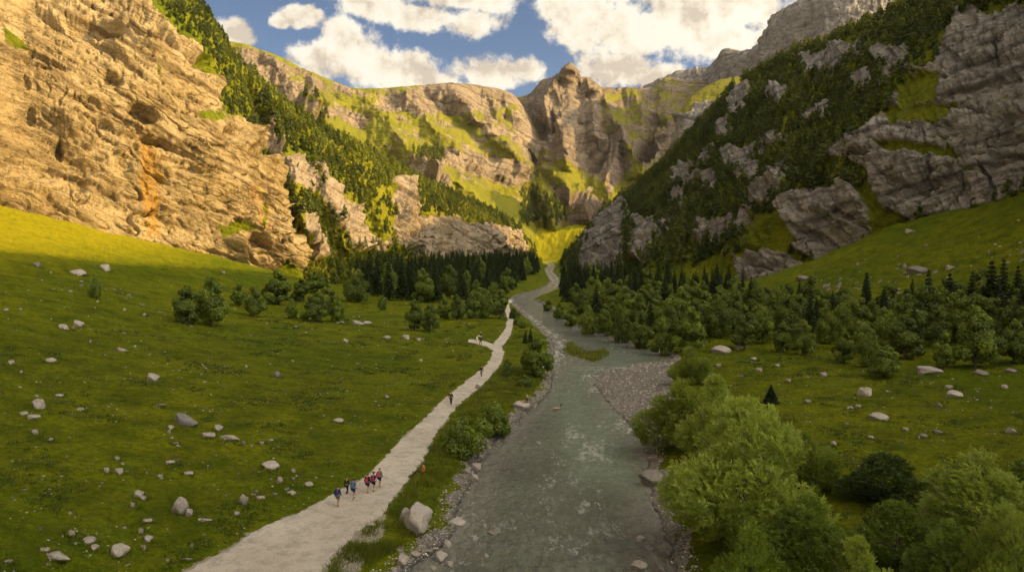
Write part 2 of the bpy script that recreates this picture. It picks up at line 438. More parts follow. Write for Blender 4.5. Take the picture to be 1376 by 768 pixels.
# --- C: the lit slopes behind
colsC = [
 PC((240,230,900),(240,170,1050),(240,120,1300),(240,80,1550),(240,50,1700)),
 PC((315,235,900),(315,165,1050),(315,112,1300),(315,80,1550),(315,57,1700)),
 PC((370,260,950),(370,170,1100),(370,120,1350),(370,92,1580),(368,74,1750)),
 PC((420,280,1000),(420,180,1150),(420,134,1400),(420,112,1600),(418,97,1800)),
 PC((480,300,1050),(480,210,1200),(480,164,1450),(480,138,1700),(475,119,1900)),
 PC((540,315,1100),(540,230,1250),(540,182,1500),(540,142,1800),(540,117,2000)),
 PC((600,330,1150),(600,250,1300),(600,198,1600),(600,150,1900),(600,111,2100)),
 PC((650,340,1200),(650,274,1350),(650,218,1650),(650,165,1950),(645,115,2200)),
 PC((695,342,1250),(698,300,1400),(698,244,1700),(698,188,2000),(690,127,2300)),
 PC((722,343,1280),(728,325,1450),(732,300,1750),(733,262,2000),(724,178,2300)),
 PC((740,344,1380),(748,336,1550),(758,322,1800),(765,302,2000),(762,262,2250)),
 PC((760,346,1480),(770,342,1650),(785,335,1900),(795,325,2050),(795,310,2250)),
]
vegC = [(.95, [(330,150),(430,175),(520,215),(590,225),(640,245),(690,262),(730,300),(740,345),(500,345),(300,230)]),
        (.75, [(350,85),(420,110),(480,130),(520,170),(560,215),(470,190),(400,150)]), (.7, [(570,140),(640,150),(640,165),(580,160)]),
        (.7, [(620,170),(700,210),(730,260),(700,240),(650,210)])]
rockC = [(1., [(560,118),(600,113),(640,118),(640,135),(600,138),(560,140)]), (.9, [(320,62),(370,76),(420,99),(475,120),(475,128),(420,110),(370,92),(325,84)]), (.9, [(700,128),(740,128),(740,170),(705,190),(690,160)]), (.8, [(640,160),(690,168),(700,185),(650,180)]), (.8, [(500,125),(560,122),(600,140),(560,150),(505,142)]), (1., [(548,215),(590,215),(606,248),(575,250),(550,235)]), (.9, [(596,195),(640,200),(690,210),(722,235),(705,250),(650,232),(600,220)]),
         (1., [(330,92),(372,96),(440,132),(500,150),(490,165),(430,150),(360,135)]), (.85,[(560,110),(600,150),(700,140),(700,110)]), (.8,[(690,150),(740,150),(740,230),(700,205)])]
mountain('C', 'mountain', 'sunlit grassy mountainside with rocky crest beyond the left spur', colsC, rock_far, 2.2, (.3, .1, .95), .8, cfade=.85, veg=vegC, rockp=rockC, vegdef=.60, vegamp=.75,
         forest=[(.8, [(402,122),(425,125),(440,155),(425,160),(405,145)]), (.8,[(560,205),(590,200),(600,215),(570,222)]), (.7,[(700,255),(715,255),(722,300),(705,300)])], forestdef=.0, ribs=(8, 14, 36, 0, 0), back=200,
         lines=[(130, 26, [(370,78),(395,115),(430,150),(470,190)]), (170, 32, [(478,120),(515,150),(550,200),(600,250)]), (170, 30, [(600,112),(640,150),(690,195),(735,250)]), (130, 24, [(540,120),(575,160),(620,200)]), (110, 20, [(420,100),(440,135),(460,150)]), (100, 18, [(655,120),(668,140),(672,165)]), (120, 22, [(560,215),(620,250),(680,290)]),
                (100, 20, [(330,70),(350,120),(380,165)]), (110, 20, [(685,130),(700,160),(722,195)]), (110, 22, [(600,205),(660,225),(720,250)])],
         feats=[(410,150,22,14,20,30),(570,228,26,9,20,25),(350,100,26,8,15,20),(690,222,30,7,15,20)])

# --- D: the pointed peak
colsD = []
SKD = [(620,140),(665,131),(690,131),(702,130),(714,126),(728,109),(742,105),(756,96),(766,86),(774,98),(783,105),(794,107),(806,118),(825,119),(850,119),(875,119),(895,105),(925,110),(960,110),(1000,110)]
for sx_, sy_ in SKD:
    dc = 2950 - 250 * math.exp(-((sx_ - 766) / 45) ** 2)
    cc_ = []
    for fr, df in zip((0, .17, .36, .55, .72, .87, 1), (0, .04, .2, .38, .58, .8, 1)):
        bx = 1 + .25 * (1 - fr) * math.exp(-((sx_ - 766) / 60) ** 2)
        cc_.append((sx_ + (sx_ - 766) * (bx - 1) * 1.2, 338 + (sy_ - 338) * fr, 1540 + (dc - 1540) * df))
    colsD.append(PC(*cc_))
vegD = [(.85, [(700,225),(760,220),(800,235),(850,205),(905,185),(940,190),(900,240),(830,280),(790,330),(700,345),(690,260)]),
        (.7, [(800,140),(850,145),(870,165),(830,170)]), (.8, [(800,270),(860,230),(900,200),(900,260),(820,320)])]
rockD = [(.9, [(730,100),(790,100),(810,190),(780,225),(720,200),(700,150)]), (.9, [(795,170),(830,190),(845,225),(820,265),(795,230)]), (.8,[(850,195),(900,180),(905,215),(860,235)]),
         (.8,[(740,250),(790,255),(815,300),(770,300)])]
mountain('D', 'mountain', 'pointed brown rocky peak closing the head of the valley', colsD, rock_peak, 2.6, (.2, .1, .95), .65, cfade=.95, veg=vegD, rockp=rockD, vegdef=.42, vegamp=.75,
         forest=[(.9, [(706,262),(722,256),(728,300),(708,300)]), (.9, [(728,268),(752,262),(760,300),(732,305)]), (.5,[(790,300),(830,270),(820,320),(780,335)])], ribs=(16, 13, 40, 0, 0), back=300,
         lines=[(240, 28, [(766,88),(746,108),(735,140),(722,180),(700,215),(688,255)]), (190, 20, [(766,88),(783,104),(796,130),(792,160),(800,190)]), (120, 20, [(745,150),(760,190),(762,225)]), (220, 26, [(812,138),(822,165),(845,198),(862,230)]),
                (70, 16, [(740,140),(745,180),(735,215)]), (90, 22, [(822,120),(812,165),(795,200)]), (110, 24, [(850,120),(862,160),(900,190),(930,230)]), (100, 22, [(740,230),(770,265),(800,310)]), (100, 22, [(830,205),(812,250),(830,300)]),
                (90, 20, [(885,200),(865,235),(850,270)]), (80, 20, [(700,230),(735,262),(745,310)])],
         feats=[(725,175,20,34,35,60),(800,215,14,24,10,50),(868,205,20,16,-20,60),(712,215,16,10,20,30),(770,270,18,14,10,35),(880,165,20,10,10,40)])

# --- F: the far grey ridge at the right
colsF = [
 PC((860,230,2400),(860,190,2700),(860,150,3000),(865,130,3300),(870,122,3600)),
 PC((900,230,2300),(900,190,2500),(900,150,2800),(900,120,3100),(905,99,3400)),
 PC((950,230,2200),(950,190,2400),(950,150,2600),(950,120,2900),(952,92,3200)),
 PC((976,230,2000),(976,180,2200),(976,135,2400),(976,100,2600),(976,70,2800)),
 PC((1004,230,1900),(1004,175,2050),(1004,130,2200),(1004,95,2400),(1004,71,2600)),
 PC((1028,225,1850),(1028,168,1970),(1028,120,2120),(1028,85,2300),(1028,55,2500)),
 PC((1042,220,1800),(1042,160,1900),(1042,110,2050),(1042,65,2200),(1042,24,2400)),
 PC((1085,220,1700),(1085,150,1800),(1085,90,1900),(1085,40,2050),(1082,0,2250)),
 PC((1140,210,1600),(1140,130,1700),(1140,60,1800),(1140,10,1950),(1140,-30,2150)),
 PC((1220,200,1600),(1220,120,1700),(1220,50,1800),(1220,0,1950),(1220,-60,2150)),
 PC((1400,200,1600),(1400,120,1700),(1400,50,1800),(1400,-20,1950),(1400,-80,2150)),
]
mountain('F', 'mountain', 'bare grey rock ridge behind the right mountain', colsF, rock_farg, 3., (.5, .1, .85), .8, cfade=.8, vegdef=.08, vegamp=.3, ribs=(22, 22, 70, 0, 0), back=300)
# --- G: the small bright-topped shoulder
colsG = [
 PC((895,250,1250),(900,235,1260),(905,215,1275),(912,200,1300),(918,180,1340)),
 PC((905,250,1230),(907,215,1240),(912,180,1255),(918,152,1290),(926,135,1380)),
 PC((925,250,1210),(925,215,1220),(928,175,1235),(932,148,1270),(945,118,1420)),
 PC((950,250,1190),(950,210,1200),(952,175,1215),(955,146,1250),(968,108,1440)),
 PC((985,240,1170),(985,200,1180),(985,168,1195),(985,140,1230),(988,105,1440)),
 PC((1030,240,1150),(1030,200,1160),(1030,160,1175),(1030,135,1210),(1030,100,1420)),
 PC((1080,240,1150),(1080,200,1160),(1080,160,1175),(1080,135,1210),(1080,100,1420)),
]
mountain('G', 'hill', 'small rounded shoulder with a bright grassy top', colsG, rock_farg, 2.4, (.1, .1, .95), 1., veg=[(1., [(915,160),(935,140),(990,132),(1090,130),(1090,80),(930,80)])], vegamp=.2, back=100)

# --- E: the right mountain, partly beyond the frame
colsE = [
 [W(225,-330,12), W(240,-330,60), W(265,-330,110), W(300,-330,170), W(352,-330,250)],
 [W(222,-150,18), W(236,-150,60), W(258,-150,110), W(300,-150,175), W(350,-150,258)],
 [W(222,50,36), W(232,50,75), W(246,50,115), W(280,50,180), W(345,50,261)],
 [W(218,190,44), W(226,192,80), W(236,196,115), W(262,205,175), W(335,225,236)],
 PC((1500,222,258),(1500,130,270),(1500,60,284),(1500,-40,315),(1500,-125,395)),
 PC((1376,262,300),(1376,170,312),(1376,95,328),(1376,0,360),(1376,-95,440)),
 PC((1280,284,322),(1280,195,336),(1280,125,355),(1280,40,395),(1290,-22,480)),
 PC((1200,304,340),(1200,230,352),(1200,165,378),(1200,92,440),(1204,14,550)),
 PC((1120,342,362),(1120,285,378),(1120,215,412),(1120,135,490),(1120,51,610)),
 PC((1050,376,385),(1050,310,408),(1050,240,450),(1050,155,540),(1056,78,670)),
 PC((985,394,408),(985,345,436),(985,270,490),(985,195,580),(995,112,720)),
 PC((920,396,440),(920,352,470),(920,300,530),(920,245,630),(932,176,790)),
 PC((860,390,480),(860,352,520),(860,310,600),(862,272,710),(872,240,850)),
 PC((800,380,580),(800,355,640),(800,335,720),(802,315,810),(806,294,930)),
 PC((772,368,720),(772,357,770),(772,349,830),(773,341,900),(776,330,980)),
 PC((757,360,900),(757,355,930),(757,352,960),(758,349,1000),(760,345,1050)),
 PC((762,360,1200),(762,355,1210),(762,352,1220),(762,349,1230),(762,347,1250)),
]
rockE = [(1., [(1280,22),(1376,8),(1560,0),(1560,230),(1376,257),(1306,281),(1244,302),(1192,283),(1179,240),(1142,214),(1150,188),(1192,156),(1213,120),(1262,92)]),
 (1., [(1051,276),(1100,262),(1160,260),(1178,292),(1160,333),(1119,351),(1077,336),(1048,307)]),
 (1., [(991,347),(1035,337),(1077,357),(1074,382),(992,394)]),
 (1., [(1187,78),(1223,58),(1221,92),(1190,118)]), (1., [(1080,80),(1147,58),(1154,80),(1088,102)]),
 (1., [(1018,268),(1061,222),(1053,262),(996,312),(970,318)]), (.9, [(972,206),(1017,196),(1010,222),(978,226)]), (.9, [(1028,192),(1074,180),(1030,210)]),
 (.9, [(914,228),(938,226),(931,256),(908,252)]), (.9, [(934,250),(964,232),(958,256)]), (1., [(828,272),(846,278),(832,354),(784,368),(780,350),(815,281)]),
 (.9, [(853,297),(890,297),(880,354),(857,345)]), (.9, [(888,298),(917,284),(898,314)]), (.9,[(990,112),(1010,118),(1000,150),(985,150)])]
def grow(poly, m):
    P0 = np.array(poly, float); c = P0.mean(0); d = P0 - c; L = np.linalg.norm(d, axis=1, keepdims=True)
    return [tuple(q) for q in (c + d * (L + m) / L)]
rockE = [rockE[0]] + [(1., grow(pl, 6)) for v, pl in rockE[1:]] + [(1., grow(pl, 3)) for pl in ([(940,200),(962,192),(958,214),(938,220)], [(1090,150),(1120,140),(1110,165),(1088,168)], [(1150,110),(1172,100),(1168,125),(1150,130)],
    [(1000,232),(1030,226),(1020,246),(1000,250)], [(900,262),(930,256),(920,276),(900,280)], [(1110,196),(1140,188),(1136,210),(1108,214)], [(940,300),(985,290),(975,325),(940,335)], [(965,168),(985,158),(982,180),(966,186)], [(1040,130),(1062,122),(1058,142),(1040,146)])]
grassE = [(1., [(1000,305),(1052,284),(1078,330),(1050,345),(995,350)]), (1.,[(1148,222),(1180,245),(1194,285),(1240,306),(1200,320),(1165,335),(1180,292),(1160,258)]),
          (1., [(1210,120),(1270,100),(1262,140),(1220,150)]), (1.,[(1180,195),(1280,200),(1290,215),(1200,212)]), (.9,[(870,372),(930,340),(990,350),(1000,400),(860,400)]), (.9,[(1195,150),(1290,140),(1280,165),(1200,170)])]
def altE(p, px, py):
    # thin green ledges across the big right cliff
    q = py + .18 * px + 26 * fbm(np.stack([px / 60, py / 60, px * 0 + 3], -1), 3)
    f = np.abs(((q / 47.) % 1.) - .5)
    g = paint(px, py, grassE, 4, 4)
    return g + np.where(px > 1140, .62 * sstep(.38, .5, f) * sstep(-.1, .3, fbm(np.stack([px / 70, py / 25, px * 0 + 8], -1), 3)), 0)
mountain('E', 'mountain', 'steep shaded mountain of grey rock and woods on the right', colsE, rock_grey, 1.3, (-.42, .1, .9), .95, cfade=.5, rough=.3, ledge=1.3, cracks=[(2.4, 3, [(1150,150),(1260,135),(1376,108)]), (2.2, 3, [(1190,238),(1240,262),(1290,245)]), (2.4, 3, [(1150,205),(1230,203),(1290,212),(1400,214)]), (2, 3, [(1244,180),(1252,230),(1250,262)]), (2, 3, [(1330,262),(1332,240),(1350,222)]), (2, 2.5, [(1060,310),(1100,320),(1135,338)]), (1.6, 2.5, [(1085,290),(1125,300)]), (2, 3, [(1265,60),(1300,90),(1376,80)]), (2, 3, [(1200,170),(1290,178),(1400,160)]), (1.8, 3, [(1000,360),(1030,352),(1070,368)])], vegdef=1., rockp=rockE, vegamp=.3, altveg=altE,
         forest=[(.75, [(700,0),(1700,-200),(1700,60),(1376,5),(1280,25),(1215,110),(1145,190),(1148,225),(1175,262),(1100,260),(1020,300),(960,345),(900,370),(830,380),(740,380)])],
         forestdef=.10, step=1.15, ribs=(3.5, 16, 40, 0, 0),
         lines=[(20, 34, [(1290,0),(1210,90),(1120,200),(1040,290),(985,340)]), (18, 28, [(1204,20),(1110,110),(1000,210),(920,310),(870,360)]), (18, 26, [(1056,82),(985,170),(900,260),(835,330)]), (14, 20, [(930,180),(870,260),(815,330)]),
                (12, 20, [(1140,150),(1060,215),(960,290),(900,345)]), (12, 20, [(1150,60),(1060,140),(960,235)]), (14, 24, [(1250,60),(1180,150),(1160,200)])], feats=[(1165,212,22,7,20,9),(1230,262,30,4,-35,5),(1150,300,30,5,25,5),(1100,320,34,5,20,5),(1300,150,50,4,10,5),(1250,245,4,30,10,5),(1330,240,4,25,-30,5),(1340,70,4,30,-10,5),(1260,170,40,4,5,4),(1030,365,30,4,15,4)])
for k, g in (('E', grassE),):
    d = PATCH[k]; d['forest'] = d['forest'] * (1 - paint(d['px'], d['py'], g, 4, 5)) * (1 - .7 * paint(d['px'], d['py'], [(1., [(985,100),(1110,45),(1240,-15),(1330,-60),(1330,-20),(1262,22),(1150,62),(1050,105),(1000,130)])], 4, 8))
# ------------------------------------------------------------------ the valley floor
def onz(px, py, z=0.):
    a, b = ray(px, py); d = (z - CAMZ) / float(b)
    return (float(a) * d, d)
# path edges at photo rows (row, left, right)
PATHE = [(810,150,385),(768,245,430),(740,300,452),(710,350,485),(690,398,512),(660,455,535),(640,491,549),(616,515,568),(600,530,577),(572,558,592),(544,588,615),(522,611,640),
         (500,641,664),(490,653,671),(480,659,676),(472,662,677),(465,662,674),(458,665,680),(450,673,686),(440,680,689),(433,680,689),(428,682,690),(420,679.5,687),(412,678,684.5),(406,677.5,684)]
def path_z(d): return 1.7 + .0015 * d
def to_path(px, py):
    z = 1.8
    for _ in range(4):
        x, y = onz(px, py, z); z = path_z(y)
    return x, y
PL = [to_path(l, r) for r, l, _ in PATHE]; PR = [to_path(q, r) for r, _, q in PATHE]
PATHPOLY = PL + PR[::-1]
PATHCTR = [((a[0] + b[0]) / 2, (a[1] + b[1]) / 2) for a, b in zip(PL, PR)]
BRL = [to_path(*q) for q in [(668,464),(655,459),(641,457),(630,457)]]
BRR = [to_path(*q) for q in [(664,472),(653,466),(640,463),(629,461)]]
BRPOLY = BRL + BRR[::-1]
UPL = [to_path(*q) for q in [(676,404),(682,398),(700,391),(722,388)]]; UPR = [to_path(*q) for q in [(682,406),(690,400),(704,394),(724,391)]]
UPPOLY = UPL + UPR[::-1]
# river outline on the water level
RL = [(470,820),(540,775),(590,740),(612,700),(622,668),(650,622),(672,588),(700,562),(722,545),(742,522),(744,505),(738,490),(748,470),(742,455),(722,437),(707,424),(694,412),(688,406),(690,400),(706,394),(722,391),(736,384),(741,378),(736,370),(733,362),(737,357),(733,352.5)]
RRt = [(940,820),(905,768),(893,720),(876,668),(868,640),(872,610),(860,590),(838,562),(815,540),(799,520),(797,508),(808,498),(850,491),(890,487),(905,482),(880,470),(835,459),(806,449),(782,440),(762,428),(738,412),(716,403),(722,398),(735,394),(748,388),(752,378),(747,370),(742,364),(746,358),(742,352.5)]
RLW = [onz(*q) for q in RL]; RRW = [onz(*q) for q in RRt]
RIVER = RLW + RRW[::-1]
ISLE = [onz(*q) for q in [(757,462),(768,456),(778,466),(795,472),(812,468),(822,474),(818,482),(796,487),(770,480),(755,476)]]
BAR = [onz(*q) for q in [(797,508),(799,520),(815,540),(838,562),(860,590),(870,605),(900,600),(905,560),(905,520),(912,484),(890,485),(850,490),(808,498)]]

ctl = []
def cadd(*p): ctl.append(p)
for c in colsA[:-1]: cadd(c[0][0], c[0][1], c[0][2] + .5)
for c in colsB[1:-1]: cadd(*c[0])
for c in colsE[:-1]: cadd(c[0][0], c[0][1], c[0][2] + .5)
for (a, b) in list(zip(PL, PR))[::2]:
    cadd(a[0], a[1], path_z(a[1])); cadd(b[0], b[1], path_z(b[1]))
for q in RLW[::2]: cadd(q[0] - 2.5, q[1], 1.)
for q in RRW[::2]:
    if q[1] < 420 or 1: cadd(q[0] + 3, q[1], 1.)
for q in [(-33,48,5.2),(-65,94,10.5),(-135,196,24.3),(-60,150,6.5),(-60,250,3.4),(-100,250,9.5),(-83,200,8),(-30,350,2.2),(-165,300,30),(-45,70,7),(-100,120,18),(-160,140,33),
          (-40,200,3.4),(-25,130,2.4),(-25,270,2.3),(-70,350,4), (-185,250,38), (-120,300,16),(-140,340,20.5),(-60,20,12),(-120,20,30),(-200,20,50),(0,20,1),(20,-20,1),(-60,-60,14),(-200,-80,55),
          (40,70,1.4),(61,89,2.2),(105,153,4.2),(71,141,2.3),(88,144,3.2),(144,210,12),(172,250,24),(133,260,14),(87,280,2.4),(107,260,7),(60,200,1.8),(55,240,1.7),(50,120,1.7),(90,100,4),(120,110,9),(160,110,20),
          (75,330,2.5),(60,400,2.2),(45,480,2.2),(90,380,5),(60,40,2.5),(100,30,6),(60,-60,3),(150,-60,10),
          (60,800,4),(-20,800,6),(-30,560,3),(-60,480,4),(0,480,1.8)]: cadd(*q)
for q in [(-40,1300,20),(-80,1400,45),(60,1290,8),(130,1300,40),(0,1500,50),(-300,1500,110),(300,1500,90),(0,2200,120),(-800,2200,200),(800,2200,200),(-600,600,70),(600,600,80),(-600,100,80),(600,100,80),(-500,-300,70),(500,-300,80)]: cadd(*q)
ctl = np.array(ctl, float)
def _tps(C, lam=4.):
    n = len(C); X = C[:, :2] / 100
    r2 = ((X[:, None] - X[None]) ** 2).sum(-1); K = .5 * r2 * np.log(r2 + 1e-12)
    A = np.zeros((n + 3, n + 3)); A[:n, :n] = K + lam * 1e-3 * np.eye(n); A[:n, n] = 1; A[:n, n + 1:] = X; A[n, :n] = 1; A[n + 1:, :n] = X.T
    return X, np.linalg.solve(A, np.concatenate([C[:, 2], np.zeros(3)]))
TX, TW = _tps(ctl)
def tps(x, y):
    out = np.empty(len(x)); q = np.stack([x, y], -1) / 100
    for s in range(0, len(x), 40000):
        Q = q[s:s + 40000]; r2 = ((Q[:, None] - TX[None]) ** 2).sum(-1)
        out[s:s + 40000] = (.5 * r2 * np.log(r2 + 1e-12)) @ TW[:-3] + TW[-3] + Q @ TW[-2:]
    return out
RIV_A = np.array(RIVER); ISL_A = np.array(ISLE); BAR_A = np.array(BAR)
def ground(x, y, full=False, detail=True):
    x = np.atleast_1d(np.asarray(x, float)); y = np.atleast_1d(np.asarray(y, float))
    z = np.maximum(tps(x, y), 1.0)
    z = np.where(y > 2300, np.minimum(z, 260), z)
    p = np.stack([x, y, x * 0], -1)
    wob = fbm(p / 7., 3) * 1.3 + fbm(p / 2.2, 2) * .5
    dr = sdf(x, y, RIV_A) + np.where(y < 480, wob, wob * 2) * .8          # + inside the river
    di = np.where((y > 150) & (y < 260), sdf(x, y, ISL_A) + wob * .6, -50)
    db = np.where((y > 60) & (y < 220), sdf(x, y, BAR_A), -50)
    dp = np.maximum(np.maximum(sdf(x, y, PATHPOLY), sdf(x, y, BRPOLY)), sdf(x, y, UPPOLY))
    pm = sstep(-3.5, -.3, dp)                                             # near the path: calm
    if detail:
        sl = sstep(3, 20, z)
        h = .55 * fbm(p / 16 + 3, 4) + .34 * fbm(p / 4.2 + 8, 3) + .12 * ridged(p / 1.7, 2)
        h = h + sl * (1.3 * fbm(p / np.array([14., 30., 1]) + 21, 4) + .5 * ridged(p / np.array([3.5, 9, 1]) + 2, 2))
        h = h * (1 + 1.6 * sstep(500, 1200, y))
        hk = np.where(x < 0, 1., 1.2) * (1 - pm) * sstep(2.5, -6, dr)
        z = z + h * hk
    z = np.where(dr > -8, np.minimum(z, .12 + np.maximum(-dr, 0) * .34), z)
    bed = -.15 - np.minimum(dr, 3.) * .28
    z = np.where(dr > 0, bed, z)
    z = np.where(db > -2, np.where(dr < 0, np.minimum(z, .12 + .5 * sstep(-1, 8, -dr)), z), z)
    if detail: z = z + np.where(di > -1, sstep(-1, 2.5, di) * (1.15 + .4 * wob), 0)
    if full: return z, dr, di, db, dp
    return z
# mesh: rows in y, columns in x/y
def rows():
    ys = [8.]
    while ys[-1] < 3000:
        y = ys[-1]; st = min(max(y * y / 26000 * 1.35 * 1.25, .16), y * .012 + .1); ys.append(y + st)
    ys += [3600, 4300, 5200]
    return np.array(ys)
ysr = rows()
uu = np.concatenate([np.linspace(-3.2, -1.6, 12)[:-1], np.linspace(-1.6, -.78, 60)[:-1], np.linspace(-.78, .78, 1080), np.linspace(.78, 1.6, 60)[1:], np.linspace(1.6, 3.2, 12)[1:]])
YY, UU = np.meshgrid(ysr, uu, indexing='ij'); XX = UU * (YY + 6)
gx, gy = XX.ravel(), YY.ravel()
gz, dr, di, db, dp = ground(gx, gy, full=True)
print('ground', len(gx))
gp = np.stack([gx, gy, gx * 0], -1)
n1 = fbm(gp / 5 + 3, 4, .6)
bx_, by_ = proj(gx, gy, gz)
shore = sstep(-8, 14, sdf(bx_, by_, [(628,650),(645,610),(672,582),(690,552),(728,540),(735,560),(690,640),(650,670)]) + 8 * n1)
bankside = np.maximum(sstep(-2.2, -.5, dr + 2.2 * n1 + .8 * fbm(gp / 1.3, 2)), shore * (gy < 160))
grav = np.maximum(bankside, sstep(-1.5, 1.5, db + 2 * n1))
grav = np.maximum(grav, np.where(di > -3, 1 - sstep(-.2, 1.6, di + 1.5 * n1), 0) * (dr > -3))
pathedge = sstep(-.5, .7, dp + .9 * n1 + .4 * fbm(gp / .8, 2))
# worn stony verge between the path and the big boulder
vx, vy = proj(gx, gy, gz)
verge = sdf(vx, vy, [(425,768),(455,742),(492,700),(520,680),(515,712),(508,740),(470,790),(400,800)])
pathedge = np.maximum(pathedge, .75 * sstep(-6, 10, verge + 16 * n1))
scree = paint(vx, vy, [(.75, [(1020,392),(1120,372),(1260,352),(1376,322),(1400,345),(1280,368),(1150,392),(1030,404)]), (.6, [(90,360),(190,395),(260,440),(240,440),(150,395)]), (.55, [(800,372),(860,362),(870,368),(800,380)])], 8, 5) * (gy > 90)
grav2 = np.maximum(grav, scree * sstep(-.1, .45, fbm(gp / 2.3 + 40, 4, .6) * 1.5))
gm, nt, b = material('meadow_ground')
co = nt.node('ShaderNodeTexCoord').outputs['Object']
g = grass_color(nt, co, .03, .22, 1.6)
g = nt.mix(nt.rng(nt.noise(co, .55, 6, .7), .55, .72, 0, .6), g, GRASS['dark'])
g = nt.mix(nt.rng(nt.noise(co, 3.2, 3, .7), .66, .74, 0, .5), g, (.16, .15, .03))
g = nt.mix(nt.math('MULTIPLY', nt.attr('sunlit_tint'), nt.rng(nt.noise(co, .3, 5, .65), .35, .65, .45, .95)), g, (.36, .31, .008))  # low sun on the high and far grass, put into its colour as yellow
sto = nt.vor(co, 2.6, 'F1', 1); stod = nt.vor(co, 2.6, 'DISTANCE_TO_EDGE')
sn = nt.node('ShaderNodeSeparateColor', {0: sto}).outputs[0]
gv = nt.mix(sn, (.20, .175, .15), (.42, .385, .34))
gv = nt.mix(nt.rng(stod, .0, .09, .85, 0), gv, (.05, .045, .035))
gv = nt.mix(nt.rng(nt.noise(co, .35, 4), .4, .62, 0, .6), gv, (.33, .30, .26))
dirt = nt.mix(nt.noise(co, 2.2, 5, .7), (.24, .205, .14), (.44, .40, .33))
def brk(a, sc, w=.55):
    return nt.rng(nt.math('ADD', nt.attr(a), nt.math('MULTIPLY', nt.math('SUBTRACT', nt.noise(co, sc, 4, .7), .5), w)), .42, .58)
c = nt.mix(brk('pathedge', 2.2, 1.2), g, dirt)
c = nt.mix(brk('gravel', 1.6, .6), c, gv)
wet = nt.attr('wet')
c = nt.mix(wet, c, (.045, .045, .035))
nt.l.new(c, b.inputs['Base Color']); b.inputs['Specular IOR Level'].default_value = .05
h = nt.math('ADD', nt.math('MULTIPLY', nt.noise(co, 1.1, 6, .75), 1.), nt.math('MULTIPLY', nt.noise(co, 4.5, 3, .7), .35))
h = nt.math('ADD', h, nt.math('MULTIPLY', nt.math('MULTIPLY', nt.rng(stod, 0, .25), nt.attr('gravel')), .5))
h = nt.math('ADD', h, nt.math('MULTIPLY', nt.noise(co, .45, 5, .7), 1.2))
nt.l.new(nt.bump(h, 1., .9), b.inputs['Normal'])
wetv = sstep(-.55, .1, dr) * .75
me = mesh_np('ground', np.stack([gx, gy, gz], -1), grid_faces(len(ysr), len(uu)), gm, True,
             {'gravel': ('POINT', grav2), 'pathedge': ('POINT', pathedge), 'wet': ('POINT', wetv), 'sunlit_tint': ('POINT', np.maximum(sstep(17, 30, gz + 3 * n1) * (gx < 0), sstep(900, 1150, gy)))})
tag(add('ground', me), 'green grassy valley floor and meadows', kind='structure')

# ------------------------------------------------------------------ gravel path
pm_, nt, b = material('path_gravel')
co = nt.node('ShaderNodeTexCoord').outputs['Object']
c = nt.mix(nt.rng(nt.noise(co, .25, 4), .35, .65), (.50, .445, .365), (.60, .545, .46))
c = nt.mix(nt.rng(nt.noise(co, .8, 6, .75), .46, .66, 0, .75), c, (.30, .26, .21))
c = nt.mix(nt.rng(nt.noise(co, 7., 3, .7), .55, .7, 0, .6), c, (.25, .22, .185))
c = nt.mix(nt.rng(nt.noise(co, 9., 2, .7), .62, .7, 0, .7), c, (.62, .58, .52))
nt.l.new(c, b.inputs['Base Color'])
nt.l.new(nt.bump(nt.math('ADD', nt.noise(co, 6, 5, .75), nt.math('MULTIPLY', nt.noise(co, .9, 4), 1.4)), 1., .3), b.inputs['Normal'])
def strip(name, Lp, Rp, label, n=420, m=26):
    Lp, Rp = np.array(Lp), np.array(Rp)
    ts = np.linspace(0, len(Lp) - 1, n)
    a, c_ = cr1(Lp, ts), cr1(Rp, ts)
    # ragged edges
    d = c_ - a; wd = np.linalg.norm(d, axis=1)[:, None]
    e1 = fbm(np.stack([a[:, 0] / 1.8, a[:, 1] / 1.8, a[:, 0] * 0], -1), 4, .65)[:, None] * .8
    e2 = fbm(np.stack([c_[:, 0] / 1.8, c_[:, 1] / 1.8, a[:, 0] * 0 + 5], -1), 4, .65)[:, None] * .8
    a = a + d / wd * e1; c_ = c_ + d / wd * e2
    s = np.linspace(0, 1, m)[None, :, None]
    q = a[:, None] * (1 - s) + c_[:, None] * s
    x, y = q[..., 0].ravel(), q[..., 1].ravel()
    z = ground(x, y) + .05 + .05 * fbm(np.stack([x, y, x * 0], -1) / 2., 3)
    sk = np.minimum(np.linspace(0, 1, m), 1 - np.linspace(0, 1, m))
    z = z.reshape(n, m); z[:, 0] -= .12; z[:, -1] -= .12
    # crown
    me = mesh_np(name, np.stack([x, y, z.ravel()], -1), grid_faces(n, m), pm_)
    return tag(add(name, me), label, kind='structure')
strip('path', PL, PR, 'pale gravel footpath winding up the valley')
strip('path', BRL, BRR, 'short side branch of the gravel footpath', 60, 8)
strip('path', UPL, UPR, 'far stretch of the gravel path beside the river', 60, 6)

